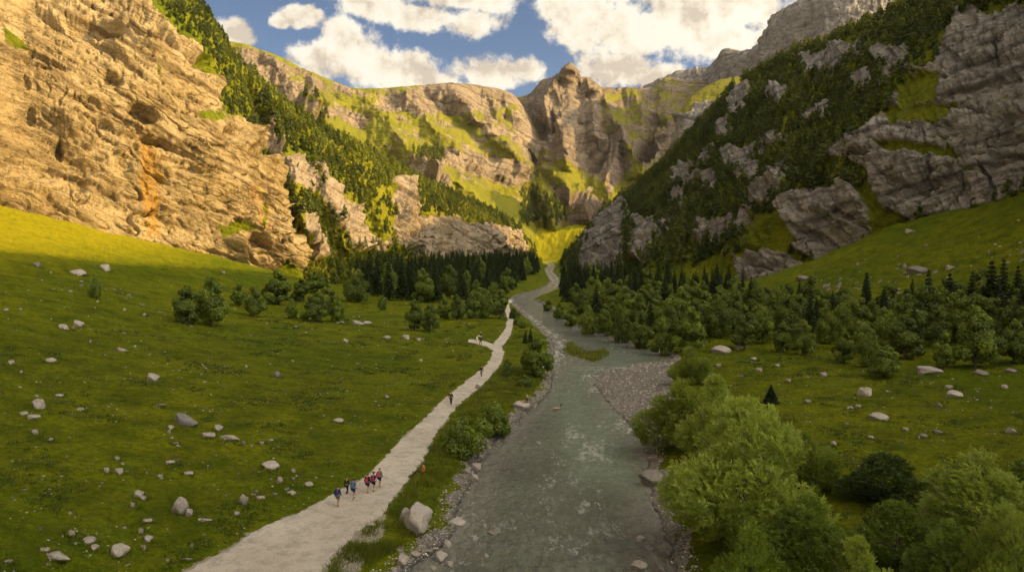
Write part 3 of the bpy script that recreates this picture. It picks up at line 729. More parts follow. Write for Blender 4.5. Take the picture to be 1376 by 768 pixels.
# ------------------------------------------------------------------ river water
wm, nt, b = material('river_water')
co = nt.node('ShaderNodeTexCoord').outputs['Object']
flow = nt.vmath('MULTIPLY', co, (1., .42, 1.))
base = nt.mix(nt.rng(nt.noise(co, .05, 3), .35, .65), (.088, .094, .072), (.145, .158, .122))
base = nt.mix(nt.rng(nt.attr('shallow'), .1, 1., 0, .8), base, (.20, .185, .155))
base = nt.mix(nt.rng(nt.noise(flow, 1.4, 4, .7), .5, .7, 0, .35), base, (.03, .034, .028))
base = nt.mix(nt.attr('green'), base, (.17, .215, .155))
fo = nt.math('ADD', nt.math('MULTIPLY', nt.noise(flow, 1.7, 8, .74, .8), .66), nt.math('MULTIPLY', nt.noise(flow, .33, 4, .6), .34))
thr = nt.rng(nt.attr('foam'), 0, 1, .65, .475)
fm = nt.node('ShaderNodeMapRange', {0: nt.math('SUBTRACT', fo, thr), 1: 0., 2: .13, 3: 0., 4: .8}).outputs[0]
c = nt.mix(fm, base, (.62, .64, .58))
nt.l.new(c, b.inputs['Base Color'])
nt.l.new(nt.rng(fm, 0, 1, .13, .6), b.inputs['Roughness'])
b.inputs['IOR'].default_value = 1.33; b.inputs['Specular IOR Level'].default_value = .5
h = nt.math('ADD', nt.noise(flow, 1.3, 6, .68, .4), nt.math('MULTIPLY', nt.noise(flow, .35, 4, .6), 1.6))
h = nt.math('ADD', h, nt.math('MULTIPLY', fm, .25))
nt.l.new(nt.bump(h, 1., .8), b.inputs['Normal'])
yr = ysr[(ysr > 30) & (ysr < 1350)]
lw, rw = np.array(RLW), np.array(RRW)
def bound(arr, lo):
    o = []
    A = arr
    for y in yr:
        xs = []
        for (ax, ay), (bx, by) in zip(A[:-1], A[1:]):
            if min(ay, by) - 6 <= y <= max(ay, by) + 6:
                t = np.clip((y - ay) / (by - ay + 1e-9), 0, 1); xs.append(ax + t * (bx - ax))
        o.append((min(xs) if lo else max(xs)) if xs else np.nan)
    o = np.array(o); k = np.isfinite(o); return np.interp(yr, yr[k], o[k])
xl = bound(lw, True) - 4; xr = bound(rw, False) + 4
m_ = 240
S_ = np.linspace(0, 1, m_)[None]
X = xl[:, None] * (1 - S_) + xr[:, None] * S_; Y = np.repeat(yr[:, None], m_, 1)
x, y = X.ravel(), Y.ravel(); d_r = sdf(x, y, RIV_A)
pp = np.stack([x, y * .5, x * 0], -1)
wz = .05 * fbm(pp / 1.6, 4, .6) + .05 * ridged(pp / 4, 3)
vx, vy = proj(x, y, x * 0)
foam = .22 + paint(vx, vy, [(.75, [(765,560),(800,575),(830,600),(820,640),(775,620),(745,600)]), (.75, [(680,400),(745,440),(780,470),(750,490),(700,430)]), (.6,[(700,380),(760,400),(760,350),(720,345)]),
                            (.55, [(740,600),(800,640),(860,720),(800,768),(700,740),(700,680)]), (.5,[(610,700),(700,690),(700,768),(600,768)]), (.5,[(790,560),(850,560),(840,600),(790,590)]), (.5,[(770,490),(830,500),(800,540),(770,520)])], 8, 16)
for fx_, fy_ in [(614,703),(662,718),(601,737),(592,754),(653,750),(700,552),(858,764),(748,552),(872,650),(724,597),(637,648),(560,757),(640,690),(820,600),(845,690),(780,520)]:
    foam = np.maximum(foam, .95 * np.exp(-(((vx - fx_) / 15) ** 2 + ((vy - fy_ - 2) / 6.5) ** 2) ** .8) * (.6 + .8 * fbm(pp, 3)))
foam = foam + .25 * sstep(3, .5, d_r)
sh = np.maximum(sstep(5., 0., d_r), paint(vx, vy, [(.95, [(670,395),(745,440),(790,480),(830,490),(740,520),(735,480),(690,420)]), (.8, [(690,345),(770,345),(750,400),(690,405)])], 6, 14) * .75)
gr = .75 * paint(vx, vy, [(1., [(750,500),(830,470),(905,480),(800,500),(795,530),(850,600),(860,660),(770,650),(740,560)])], 6, 28)
wz = wz * (1.3 + 1.6 * foam)
me = mesh_np('river', np.stack([x, y, wz], -1), grid_faces(len(yr), m_), wm, True, {'foam': ('POINT', foam), 'shallow': ('POINT', sh), 'green': ('POINT', gr)})
tag(add('river', me), 'shallow grey green mountain river with white riffles', kind='structure')

def hit(px, py, z0=None):
    """the ground point that shows at a photo pixel"""
    a, bb = ray(px, py); a, bb = float(a), float(bb)
    ds = 28 * np.exp(np.linspace(0, math.log(45), 700))
    g_ = np.maximum(ground(a * ds, ds), 0.)
    f = CAMZ + bb * ds - g_
    i = np.argmax(f < 0)
    if f[i] >= 0: return None
    d0, d1, f0, f1 = ds[i - 1], ds[i], f[i - 1], f[i]
    d = d0 + (d1 - d0) * f0 / (f0 - f1)
    return Vector((a * d, d, CAMZ + bb * d))
def gz1(x, y): return float(max(ground(x, y)[0], 0))
# ------------------------------------------------------------------ batch ground hits
def hits(pts):
    pts = np.asarray(pts, float)
    a, b = ray(pts[:, 0], pts[:, 1])
    ds = 34 * np.exp(np.linspace(0, math.log(34), 150))
    X = a[:, None] * ds; Y = np.repeat(ds[None], len(pts), 0)
    G = np.maximum(ground(X.ravel(), Y.ravel(), detail=False).reshape(X.shape), 0)
    f = CAMZ + b[:, None] * ds - G
    i = np.argmax(f < 0, axis=1); ok = (f[np.arange(len(pts)), i] < 0) & (i > 0); i = np.maximum(i, 1)
    r = np.arange(len(pts)); f0, f1 = f[r, i - 1], f[r, i]
    d = ds[i - 1] + (ds[i] - ds[i - 1]) * f0 / (f0 - f1 + 1e-9)
    x = a * d; z = ground(x, d)
    return np.stack([x, d, z], -1), ok
# ------------------------------------------------------------------ foliage
def leaf_material(name, dark, lite, trans=.35, rough=.55):
    m = bpy.data.materials.new(name); m.use_nodes = True; nt = NT(m); nt.n.clear()
    oi = nt.node('ShaderNodeObjectInfo').outputs['Random']
    lf = nt.attr('lf')
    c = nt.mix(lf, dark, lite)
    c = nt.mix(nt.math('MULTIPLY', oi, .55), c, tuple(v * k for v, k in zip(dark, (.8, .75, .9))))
    d = nt.node('ShaderNodeBsdfDiffuse', {0: c}).outputs[0]
    tcol = nt.mix(.5, c, (lite[0] * 1.5, lite[1] * 1.35, lite[2] * .6))
    t = nt.node('ShaderNodeBsdfTranslucent', {0: tcol}).outputs[0]
    s = nt.node('ShaderNodeMixShader', {0: trans, 1: d, 2: t}).outputs[0]
    gl = nt.node('ShaderNodeBsdfGlossy', {'Roughness': rough, 'Color': (.8, .8, .8, 1)}).outputs[0]
    s = nt.node('ShaderNodeMixShader', {0: .03, 1: s, 2: gl}).outputs[0]
    nt.l.new(s, nt.node('ShaderNodeOutputMaterial').inputs[0])
    return m
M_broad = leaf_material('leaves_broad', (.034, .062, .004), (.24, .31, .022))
M_forest = leaf_material('leaves_forest', (.030, .052, .004), (.23, .26, .015))
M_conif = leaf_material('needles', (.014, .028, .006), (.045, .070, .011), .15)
M_willow = leaf_material('leaves_willow', (.062, .115, .009), (.40, .48, .075), .4)
M_shrubd = leaf_material('leaves_dark', (.020, .040, .005), (.065, .10, .010), .3)
M_grassb = leaf_material('grass_blades', (.055, .090, .003), (.20, .215, .010), .35)
M_bark = simple('bark', (.085, .065, .048), .9, .4, 12)
def unit(a): return a / (np.linalg.norm(a, axis=-1, keepdims=True) + 1e-9)
def quads(C, T, B_, L, Wd):
    """leaf quads: centre C, long axis T, side axis B_"""
    n = len(C); L = np.reshape(L, (-1, 1)) * .5; Wd = np.reshape(Wd, (-1, 1)) * .5
    V = np.stack([C - T * L, C + B_ * Wd - T * L * .1, C + T * L, C - B_ * Wd - T * L * .1], 1).reshape(-1, 3)
    return V, np.arange(4 * n).reshape(n, 4)
def rand_dir(n, rg): return unit(rg.normal(size=(n, 3)))
def lobes_crown(rg, h, r, nl, low=.12):
    L = []
    for k in range(nl):
        t = (k + rg.random() * .8) / nl
        z = h * (low + (1 - low) * t * .93)
        prof = (min(1., t / .28 + .45)) * (1 - max(0., (t - .3) / .7) ** 1.25 * .9)
        rr = r * (.22 + .22 * rg.random()) * (.45 + .75 * prof)
        a = rg.random() * 6.283 + k * 2.4
        q = (r * prof * (.35 + .42 * rg.random())) if k < nl - 1 else 0
        L.append((q * math.cos(a), q * math.sin(a), min(z, h - rr * .8), rr))
    L.append((0, 0, h * .45, r * .55))
    return np.array(L)
def shell_pts(rg, L, n, squash=.85, inner=.25):
    w = L[:, 3] ** 2; w /= w.sum()
    k = rg.choice(len(L), n, p=w); d = rand_dir(n, rg)
    rad = L[k, 3] * (1 - inner * rg.random(n) ** 2) * (1 + .14 * fbm(d * 2.2 + k[:, None] * 3.1, 2))
    C = L[k, :3] + d * rad[:, None] * np.array([1, 1, squash])
    # drop what lies deep inside another lobe
    keep = np.ones(n, bool)
    for j, l in enumerate(L):
        e = np.linalg.norm((C - l[:3]) / np.array([1, 1, squash]), axis=1)
        keep &= (e > l[3] * .72) | (k == j)
    keep &= C[:, 2] > .05
    return C[keep], d[keep], k[keep]
def broad_crown(seed, h, r, n, ls, nl=11):
    rg = np.random.default_rng(seed); L = lobes_crown(rg, h, r, nl * 2)
    L[:, 3] *= np.where(np.arange(len(L)) < nl * 2, .78, 1.)
    C, D, K = shell_pts(rg, L, n, .95, .4)
    N = unit(D + .75 * rg.normal(size=D.shape) * .6 + np.array([0, 0, .25]))
    T = unit(np.cross(N, rand_dir(len(C), rg))); B_ = np.cross(N, T)
    s = ls * (.6 + .8 * rg.random(len(C)))
    V, Fc = quads(C, T, B_, s * 1.3, s)
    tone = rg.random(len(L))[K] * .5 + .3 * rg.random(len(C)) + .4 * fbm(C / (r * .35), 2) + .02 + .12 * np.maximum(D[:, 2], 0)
    return V, Fc, np.clip(tone, 0, 1)
def conifer_crown(seed, h, r, n, ls):
    rg = np.random.default_rng(seed)
    t = rg.random(n) ** .75                       # 0 top .. 1 bottom
    tiers = 15; tt = (np.floor(t * tiers) + rg.random(n) * .55) / tiers
    a = rg.random(n) * 6.283; nb = 9
    a = (np.floor(a / 6.283 * nb) + .5 + (rg.random(n) - .5) * .75) / nb * 6.283 + np.floor(t * tiers) * 1.7
    R_ = r * (tt ** .85) * (.82 + .3 * noise(np.stack([a, tt * 9, a * 0], -1))) + .05
    q = rg.random(n) ** .6
    C = np.stack([np.cos(a) * R_ * q, np.sin(a) * R_ * q, h * (1 - tt * .93) - q * R_ * .32], -1)
    Rd = np.stack([np.cos(a), np.sin(a), a * 0 - .3], -1)
    T = unit(Rd + .35 * rg.normal(size=C.shape)); Nn = unit(np.array([0, 0, 1.]) + .5 * rg.normal(size=C.shape)); B_ = unit(np.cross(Nn, T))
    s = ls * (.6 + .7 * rg.random(n)) * (.5 + .6 * tt)
    V, Fc = quads(C, T, B_, s * 1.7, s * .7)
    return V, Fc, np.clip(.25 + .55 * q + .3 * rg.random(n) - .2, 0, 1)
def tube_np(path, rad, sides=7):
    path = np.array(path, float); n = len(path); a = np.linspace(0, 2 * np.pi, sides, endpoint=False); V = []
    for i, p in enumerate(path):
        t = unit(path[min(i + 1, n - 1)] - path[max(i - 1, 0)]); u = unit(np.cross(t, [.31, .77, .2])); v = np.cross(t, u)
        V.append(p + rad[i] * (np.cos(a)[:, None] * u + np.sin(a)[:, None] * v))
    V = np.concatenate(V); Fc = []
    for i in range(n - 1):
        for j in range(sides):
            k = (j + 1) % sides; Fc.append((i * sides + j, i * sides + k, (i + 1) * sides + k, (i + 1) * sides + j))
    return V, np.array(Fc)
def join(parts):
    Vs, Fs, o = [], [], 0
    for V, Fc in parts: Vs.append(V); Fs.append(Fc + o); o += len(V)
    return np.concatenate(Vs), np.concatenate(Fs)
def trunk_mesh(name, h, r, seed, limbs=5, spread=.4):
    rg = np.random.default_rng(seed)
    pts = [(0, 0, -.6), (0, 0, 0)] + [(rg.normal() * r * .6 * k / 4, rg.normal() * r * .6 * k / 4, h * k / 5) for k in range(1, 5)]
    parts = [tube_np(pts, [r * 1.25, r * 1.1, r * .9, r * .7, r * .5, r * .25], 8)]
    for i in range(limbs):
        z = h * (.15 + .5 * i / limbs); a = i * 2.4 + rg.random(); l = h * spread * (.7 + .5 * rg.random())
        parts.append(tube_np([(0, 0, z), (math.cos(a) * l * .4, math.sin(a) * l * .4, z + l * .35), (math.cos(a) * l * .85, math.sin(a) * l * .85, z + l * .85)], [r * .45, r * .3, r * .08], 6))
    V, Fc = join(parts)
    return mesh_np(name, V, Fc, M_bark)
def leafmesh(name, data, mat):
    V, Fc, t = data
    return mesh_np(name, V, Fc, mat, False, {'lf': ('FACE', t)})
# protos have height 10 m
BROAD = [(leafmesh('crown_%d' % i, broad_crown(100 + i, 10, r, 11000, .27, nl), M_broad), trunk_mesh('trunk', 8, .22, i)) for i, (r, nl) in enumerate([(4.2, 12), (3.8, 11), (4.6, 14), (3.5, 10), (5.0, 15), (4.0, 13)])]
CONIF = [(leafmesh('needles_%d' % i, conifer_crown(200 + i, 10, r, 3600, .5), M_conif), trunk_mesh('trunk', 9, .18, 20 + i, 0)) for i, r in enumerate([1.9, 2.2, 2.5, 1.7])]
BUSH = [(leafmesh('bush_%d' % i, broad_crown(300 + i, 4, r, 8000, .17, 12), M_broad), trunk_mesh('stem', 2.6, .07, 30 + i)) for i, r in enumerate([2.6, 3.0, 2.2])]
def place_tree(kind, loc, height, width, name, label, cat, group, rz, parts=True, k=0):
    lib, base = {'b': (BROAD, 10), 'c': (CONIF, 10), 's': (BUSH, 4)}[kind]
    cm, tm = lib[k % len(lib)]
    rw = {'b': [4.2, 3.8, 4.6, 3.5, 5., 4.], 'c': [1.9, 2.2, 2.5, 1.7], 's': [2.6, 3., 2.2]}[kind][k % len(lib)]
    root = bpy.data.objects.new(name, None); COL.objects.link(root); root.empty_display_size = .5
    root.location = loc; root.rotation_euler = (0, 0, rz)
    sz = height / base; sx = width / (2 * rw) if width else sz
    root.scale = (sx, sx, sz)
    tag(root, label, cat, group)
    add('crown' if kind != 's' else 'foliage', cm, root); add('trunk' if kind != 's' else 'stem', tm, root)
    return root
ORD = ['first', 'second', 'third', 'fourth', 'fifth', 'sixth', 'seventh', 'eighth', 'ninth', 'tenth', 'eleventh', 'twelfth', 'thirteenth', 'fourteenth', 'fifteenth', 'sixteenth', 'seventeenth', 'eighteenth', 'nineteenth', 'twentieth', 'twenty-first', 'twenty-second', 'twenty-third']
def rowof(kind, rows_, name, cat, group, lab):
    """rows_: (px, base py, width px, height px)"""
    P3, ok = hits([(q[0], q[1]) for q in rows_])
    for i, (q, p) in enumerate(zip(rows_, P3)):
        d = p[1]; h = q[3] * d / F; w = q[2] * d / F
        label = lab(i, q) if callable(lab) else lab[i]
        place_tree(kind, (p[0], p[1], p[2] - .15), h, w, name, label, cat, group, random.random() * 6.28, k=i * 5 + 1)
rowof('b', [(253,436,50,56),(284,439,58,72)], 'broadleaf_tree', 'tree', 'pair of round trees on the left meadow', ['shorter left tree of the dark round pair on the left meadow', 'taller right tree of the dark round pair on the left meadow'])
LT = [(321,412,24,32),(341,425,42,44),(374,409,46,50),(392,428,20,28),(405,405,34,34),(427,432,48,42),(422,394,38,30),(455,433,28,38),(440,412,34,34),(481,406,44,46)]
rowof('b', LT, 'broadleaf_tree', 'tree', 'bushy trees below the left cliff', lambda i, q: '%s from the left of the bushy trees below the left cliff' % ORD[i])
rowof('s', [(129,403,20,34),(515,416,16,20)], 'bush', 'bush', None, ['lone dark bush high on the left meadow slope', 'small round bush right of the trees below the cliff'])
rowof('b', [(557,444,32,44),(578,446,30,40)], 'broadleaf_tree', 'tree', 'pair of trees in the middle of the left meadow', ['left tree of the dark pair in the middle meadow', 'right tree of the dark pair in the middle meadow'])
rowof('b', [(597,428,26,30),(614,430,30,36),(634,429,30,38),(652,428,34,42),(672,428,34,42),(664,412,30,36),(640,408,28,34)], 'broadleaf_tree', 'tree', 'trees where the path meets the river', lambda i, q: '%s of the round trees beside the far bend of the path' % ORD[i])
FR = [(737,418,18,20),(752,428,22,26),(768,438,26,36),(790,448,32,44),(812,452,34,50),(836,460,38,56),(862,468,40,58),(888,477,40,56),(928,474,54,66),(965,455,44,55),(1000,470,46,62),(1024,462,40,58),(1052,473,34,44),(1078,477,42,50),
      (1134,489,34,50),(1166,493,42,58),(1216,482,60,66),(1190,506,54,46),(1268,496,36,54),(1310,494,76,84),(1362,488,52,64)]
rowof('b', FR, 'broadleaf_tree', 'tree', 'front row of broadleaf trees on the right bank', lambda i, q: '%s from the left in the front row of broadleaf trees right of the river' % ORD[i])
rowof('c', [(1187,446,28,62),(1246,446,36,84),(1274,446,36,80),(1330,442,50,92),(1376,470,54,100),(1118,440,24,50),(1096,446,20,44),(1345,455,30,60)], 'conifer', 'conifer', 'dark conifers standing above the right tree row',
      ['slim dark conifer behind the right tree row', 'left conifer of the dark pair above the right tree row', 'right conifer of the dark pair above the right tree row', 'tall pointed dark conifer against the upper right meadow', 'large dark conifer cut by the right photo edge', 'short conifer left of the slim dark one behind the tree row', 'shortest conifer behind the right tree row', 'conifer right of the tall pointed one'])
rowof('c', [(1036,541,26,28)], 'conifer', 'conifer', None, ['lone small dark conifer on the right meadow'])
rowof('s', [(620,612,72,56),(664,584,62,48)], 'bush', 'bush', 'bushes on the bank between path and river', ['left nearer green bush between the path and river', 'right farther green bush between the path and river'])
rowof('b', [(723,505,56,56)], 'broadleaf_tree', 'tree', None, ['big round tree on the left river bank'])
rowof('c', [(706,462,10,20),(713,461,10,22)], 'conifer', 'conifer', 'two tiny conifers behind the big round bank tree', ['left of two tiny conifers behind the round bank tree', 'right of two tiny conifers behind the round bank tree'])
rowof('s', [(724,462,14,14),(690,428,18,16),(696,436,16,12),(703,441,12,10),(682,505,18,26),(704,520,26,18),(560,712,10,10)], 'bush', 'bush', 'low bushes along the left river bank',
      ['small bush right of the two tiny conifers', 'bush where the path reaches the river bend', 'middle bush of the three at the river bend', 'last bush of the three at the river bend', 'narrow shrub on the bank above the gravel', 'low spreading shrub on the bank below the round tree', 'small shrub beside the big pale bank boulder'])
# fills: trees one can tell apart but that form woods
def fill(poly, n, minpx, kinds, hts, group_c, group_b, lab_c, lab_b, seed, scale_y=2.2):
    rg = np.random.default_rng(seed); poly = np.array(poly, float); out = []; tries = 0
    lo, hi = poly.min(0), poly.max(0)
    while len(out) < n and tries < 60000:
        tries += 1; q = lo + (hi - lo) * rg.random(2)
        if not inside(q[:1], q[1:], poly)[0]: continue
        mp = minpx * (.45 + (q[1] - 370) / 90)
        if all((q[0] - p[0]) ** 2 + ((q[1] - p[1]) * scale_y) ** 2 > mp * mp for p in out): out.append(q)
    P3, ok = hits(out)
    for i, (q, p) in enumerate(zip(out, P3)):
        if not ok[i] or p[1] > 1150: continue
        dr_ = ground([p[0]], [p[1]], full=True)[1][0]
        if dr_ > -2 or ground([p[0]], [p[1]], full=True)[4][0] > -3.2: continue
        c = rg.random() < kinds(q); h = (hts[0] + (hts[1] - hts[0]) * rg.random()) * (1.15 if c else 1)
        if c: place_tree('c', (p[0], p[1], p[2] - .2), h, None, 'conifer', lab_c, 'conifer', group_c, rg.random() * 6.28, k=i)
        else: place_tree('b', (p[0], p[1], p[2] - .2), h, h * (.72 + .25 * rg.random()), 'broadleaf_tree', lab_b, 'tree', group_b, rg.random() * 6.28, k=i)
fill([(470,384),(530,372),(600,361),(680,355),(722,354),(722,366),(692,384),(684,398),(660,402),(610,404),(560,408),(500,402),(488,392)], 170, 17, lambda q: .95 if q[1] < 392 else .6, (11, 17),
     'conifer wood at the foot of the left spur', 'broadleaf trees in the left conifer wood', 'dark conifer in the wood at the foot of the left spur', 'broadleaf tree within the conifer wood below the left spur', 1)
fill([(745,385),(800,378),(870,392),(960,400),(1000,405),(960,412),(860,402),(770,400)], 70, 13, lambda q: .97, (9, 14), 'conifers in the wood on the right valley floor', 'broadleaf trees in the wood on the right valley floor', 'dark conifer in the wood on the right valley floor', 'green broadleaf tree in the wood on the right valley floor', 3)
fill([(748,398),(772,420),(800,436),(850,452),(900,462),(980,450),(1060,460),(1130,470),(1200,478),(1290,472),(1376,470),(1440,470),(1440,425),(1300,425),(1200,428),(1080,424),(980,408),(880,402),(800,392),(762,370),(752,364)], 235, 19,
     lambda q: .9 if q[1] < 402 else (.55 if (q[0] > 1100 and q[1] < 440) or q[1] < 415 else .12), (9, 13.5),
     'conifers in the wood on the right valley floor', 'broadleaf trees in the wood on the right valley floor', 'dark conifer in the wood on the right valley floor', 'green broadleaf tree in the wood on the right valley floor', 2)
# ------------------------------------------------------------------ woods on the slopes (nobody could count them)
def lod_tree(seed, kind):
    if kind == 'b': return broad_crown(seed, 1., .31, 330, .085, 6)
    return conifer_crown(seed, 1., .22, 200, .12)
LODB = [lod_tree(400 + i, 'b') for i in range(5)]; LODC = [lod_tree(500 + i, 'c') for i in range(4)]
def forest(name, label, key, spacing, hts, pc, seed, maxn=4500, prefer=None):
    d = PATCH[key]; rg = np.random.default_rng(seed)
    idx = np.where((d['forest'] > .02) & (d['px'] > -120) & (d['px'] < 1500) & (d['py'] > -120) & (d['py'] < 460))[0]
    idx = rg.permutation(idx)[:90000]
    V = d['V'][idx]; buck = {}; sel = []
    keep = rg.random(len(idx)) < d['forest'][idx] ** 1.3
    for j, v, k_ in zip(idx, V.tolist(), keep):
        if not k_: continue
        cx, cy, cz = int(v[0] // spacing), int(v[1] // spacing), int(v[2] // spacing); bad = False
        for a_ in (-1, 0, 1):
            for b_ in (-1, 0, 1):
                for c_ in (-1, 0, 1):
                    for q in buck.get((cx + a_, cy + b_, cz + c_), ()):
                        if (q[0] - v[0]) ** 2 + (q[1] - v[1]) ** 2 + (q[2] - v[2]) ** 2 < spacing * spacing: bad = True
        if bad: continue
        buck.setdefault((cx, cy, cz), []).append(v); sel.append(j)
        if len(sel) >= maxn: break
    Vs, Fs, Ts, off = [], [], [], 0
    CL_ = dict(zip(sel, 1.3 * fbm(d['V'][sel] / 38 + 5, 3)))
    for j in sel:
        p = d['V'][j]; isc = rg.random() < (pc(d['px'][j], d['py'][j]) if callable(pc) else pc)
        v, f, t = (LODC[rg.integers(4)] if isc else LODB[rg.integers(5)])
        h = (hts[0] + (hts[1] - hts[0]) * rg.random() ** 1.8 * 1.2) * (1.2 if isc else 1); a = rg.random() * 6.28
        c, s = math.cos(a) * h, math.sin(a) * h; wd_ = .85 + .4 * rg.random()
        vv = np.stack([(v[:, 0] * c - v[:, 1] * s) * wd_ + p[0], (v[:, 0] * s + v[:, 1] * c) * wd_ + p[1], v[:, 2] * h + p[2] - .12 * h], -1)
        Vs.append(vv.astype(np.float32)); Fs.append((f + off).astype(np.int32)); off += len(v)
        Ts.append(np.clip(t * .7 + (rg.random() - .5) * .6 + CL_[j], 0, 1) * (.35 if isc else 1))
    print(name, len(sel), off // 4)
    me = mesh_np(name, np.concatenate(Vs), np.concatenate(Fs), M_forest, False, {'lf': ('FACE', np.concatenate(Ts))})
    return tag(add(name, me), label, kind='stuff')
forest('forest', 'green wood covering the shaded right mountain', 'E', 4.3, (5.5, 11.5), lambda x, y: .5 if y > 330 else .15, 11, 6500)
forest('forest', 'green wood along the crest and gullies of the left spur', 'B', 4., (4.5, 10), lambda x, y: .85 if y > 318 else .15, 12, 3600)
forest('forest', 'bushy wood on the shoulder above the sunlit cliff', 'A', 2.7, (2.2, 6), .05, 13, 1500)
forest('forest', 'dark tree patches low on the far mountains', 'C', 11, (12, 18), .4, 14, 500)
forest('forest', 'dark tree patches at the foot of the pointed peak', 'D', 12, (13, 20), .4, 15, 500)
# ------------------------------------------------------------------ the big leafy willows at the right
def willow_crown(seed, h, r, nspray, leafL, leafW, nl=15, per=15, wind=(-.55, .1, .25), sp=.9):
    rg = np.random.default_rng(seed); L = lobes_crown(rg, h, r, nl, .1)
    C, D, K = shell_pts(rg, L, nspray, .9, .45)
    ax = unit(D * .75 + np.array([0, 0, .55]) + np.array(wind) + .28 * rg.normal(size=D.shape))
    n = len(C)
    t = np.linspace(0, 1, per)[None, :, None]
    ln = sp * (.6 + .8 * rg.random((n, 1, 1)))
    side = unit(np.cross(ax, rand_dir(n, rg)))
    bend = np.array([0, 0, -.22])
    base = C[:, None] - ax[:, None] * ln * .45 + ax[:, None] * ln * t + bend * (t ** 2) * ln
    sg = np.where(np.arange(per) % 2 == 0, 1., -1.)[None, :, None]
    nrm = np.cross(ax, side)[:, None]
    twist = rg.normal(size=(n, per, 3)) * .45
    T = unit(ax[:, None] * .7 + (side[:, None] * sg) * .75 * (1 - .5 * t) + twist * .6)
    Nn = unit(nrm + twist); B_ = unit(np.cross(Nn, T))
    s = (.7 + .6 * rg.random((n, per, 1)))
    Cc = base + T * leafL * .5 * s
    V, Fc = quads(Cc.reshape(-1, 3), T.reshape(-1, 3), B_.reshape(-1, 3), (leafL * s).ravel(), (leafW * s).ravel())
    tone = (rg.random(len(L))[K] * .25)[:, None] + .35 * rg.random((n, 1)) + .22 * rg.random((n, per)) + .3 * fbm(C / (r * .3), 3)[:, None] + .25 * t[..., 0] * (D[:, 2:3] > 0)
    return V, Fc, np.clip(tone, 0, 1).ravel()
WIL = [leafmesh('willow_%d' % i, willow_crown(600 + i, 12, r, ns, .30, .085, nl), M_willow) for i, (r, ns, nl) in enumerate([(6.2, 6200, 17), (5.2, 5200, 14), (6.8, 6400, 20)])]
WILR = [6.2, 5.2, 6.8]
DARKB = leafmesh('dark_bush', willow_crown(650, 12, 7, 5200, .34, .13, 18, 12), M_shrubd)
MIDB = [leafmesh('mid_bush_%d' % i, willow_crown(660 + i, 12, r, 5200, .33, .10, 16, 13), leaf_material('leaves_mid', (.040, .080, .006), (.23, .31, .030), .35)) for i, r in ((0, 6.), (1, 6.8))]
WTR = [trunk_mesh('willow_trunk', 10, .30, 70 + i, 7, .5) for i in range(3)]
def willow(px, d, top, wpx, mesh, rad, label, rz, name='willow_tree', cat='willow'):
    """px: column; d: distance; top: photo row of its top; wpx: width in photo pixels"""
    a, b = ray(px, top); x = float(a) * d; z0 = float(ground(x, d)[0]); ht = CAMZ + float(b) * d - z0
    root = bpy.data.objects.new(name, None); COL.objects.link(root); root.location = (x, d, z0 - .2); root.rotation_euler = (0, 0, rz)
    sx = wpx * d / F / (2 * rad); root.scale = (sx, sx, ht / 12.3)
    tag(root, label, cat, 'leafy trees and bushes on the near right bank')
    add('crown', mesh, root); add('trunk', WTR[int(abs(px)) % 3], root)
    print('willow', label[:30], round(ht, 1), round(wpx * d / F, 1))
willow(928, 133, 461, 56, WIL[1], WILR[1], 'small pale willow farthest up the right bank beside the pebble bar', .3)
willow(915, 90, 505, 112, WIL[0], WILR[0], 'rounded willow behind the biggest one overhanging the pebble bar', 1.0)
willow(962, 82, 494, 105, WIL[1], WILR[1], 'upright willow peeking above the rounded one on the right bank', -.3)
willow(998, 60, 528, 230, WIL[2], WILR[2], 'biggest light green willow beside the river', .15)
willow(1082, 74, 572, 100, WIL[1], WILR[1], 'thin pale willow behind the right shoulder of the biggest willow', .5)
willow(1190, 70, 606, 150, DARKB, 7., 'dark green bush between the two lightest willows', .8, 'bush', 'bush')
willow(1318, 56, 600, 220, WIL[0], WILR[0], 'wide pale willow at the right edge above the meadow', -.35)
willow(1085, 52, 655, 150, MIDB[0], 6., 'mid green tree in front of the biggest willow', .4)
willow(1205, 56, 668, 170, MIDB[1], 6.8, 'mid green bushy tree in front of the dark bush', 2.0)
willow(1157, 45, 708, 110, WIL[1], WILR[1], 'small light tree at the bottom edge right of the biggest willow', .2)
willow(1275, 48, 690, 130, MIDB[0], 6., 'mid green bush at the bottom edge below the wide willow', -.6)
willow(1350, 45, 672, 140, WIL[2], WILR[2], 'light green willow filling the bottom right corner', .35)
willow(1010, 46, 700, 150, MIDB[1], 6.8, 'dense green growth at the foot of the biggest willow', 1.2)
willow(1420, 62, 590, 160, MIDB[0], 6., 'willow cut by the right photo edge', .9)

# ------------------------------------------------------------------ stones
def stone_material(name, base, dark, light):
    m, nt, b = material(name)
    co = nt.node('ShaderNodeTexCoord').outputs['Object']; oi = nt.node('ShaderNodeObjectInfo').outputs['Random']
    c = nt.mix(nt.rng(nt.noise(co, 1.6, 5, .65), .3, .7), dark, light)
    c = nt.mix(.45, c, base)
    c = nt.mix(nt.rng(nt.noise(co, 7, 4, .7), .52, .72, 0, .7), c, tuple(v * .45 for v in dark))
    c = nt.mix(nt.math('MULTIPLY', oi, .35), c, (.22, .19, .16))
    nt.l.new(c, b.inputs['Base Color'])
    h = nt.math('ADD', nt.noise(co, 3.5, 6, .7), nt.math('MULTIPLY', nt.vor(co, 2.2, 'DISTANCE_TO_EDGE'), .5))
    nt.l.new(nt.bump(h, .9, .22), b.inputs['Normal'])
    return m
M_st = stone_material('stone_pale', (.38, .345, .30), (.20, .175, .15), (.46, .42, .365))
M_sd = stone_material('stone_dark', (.17, .155, .14), (.08, .072, .065), (.27, .25, .22))
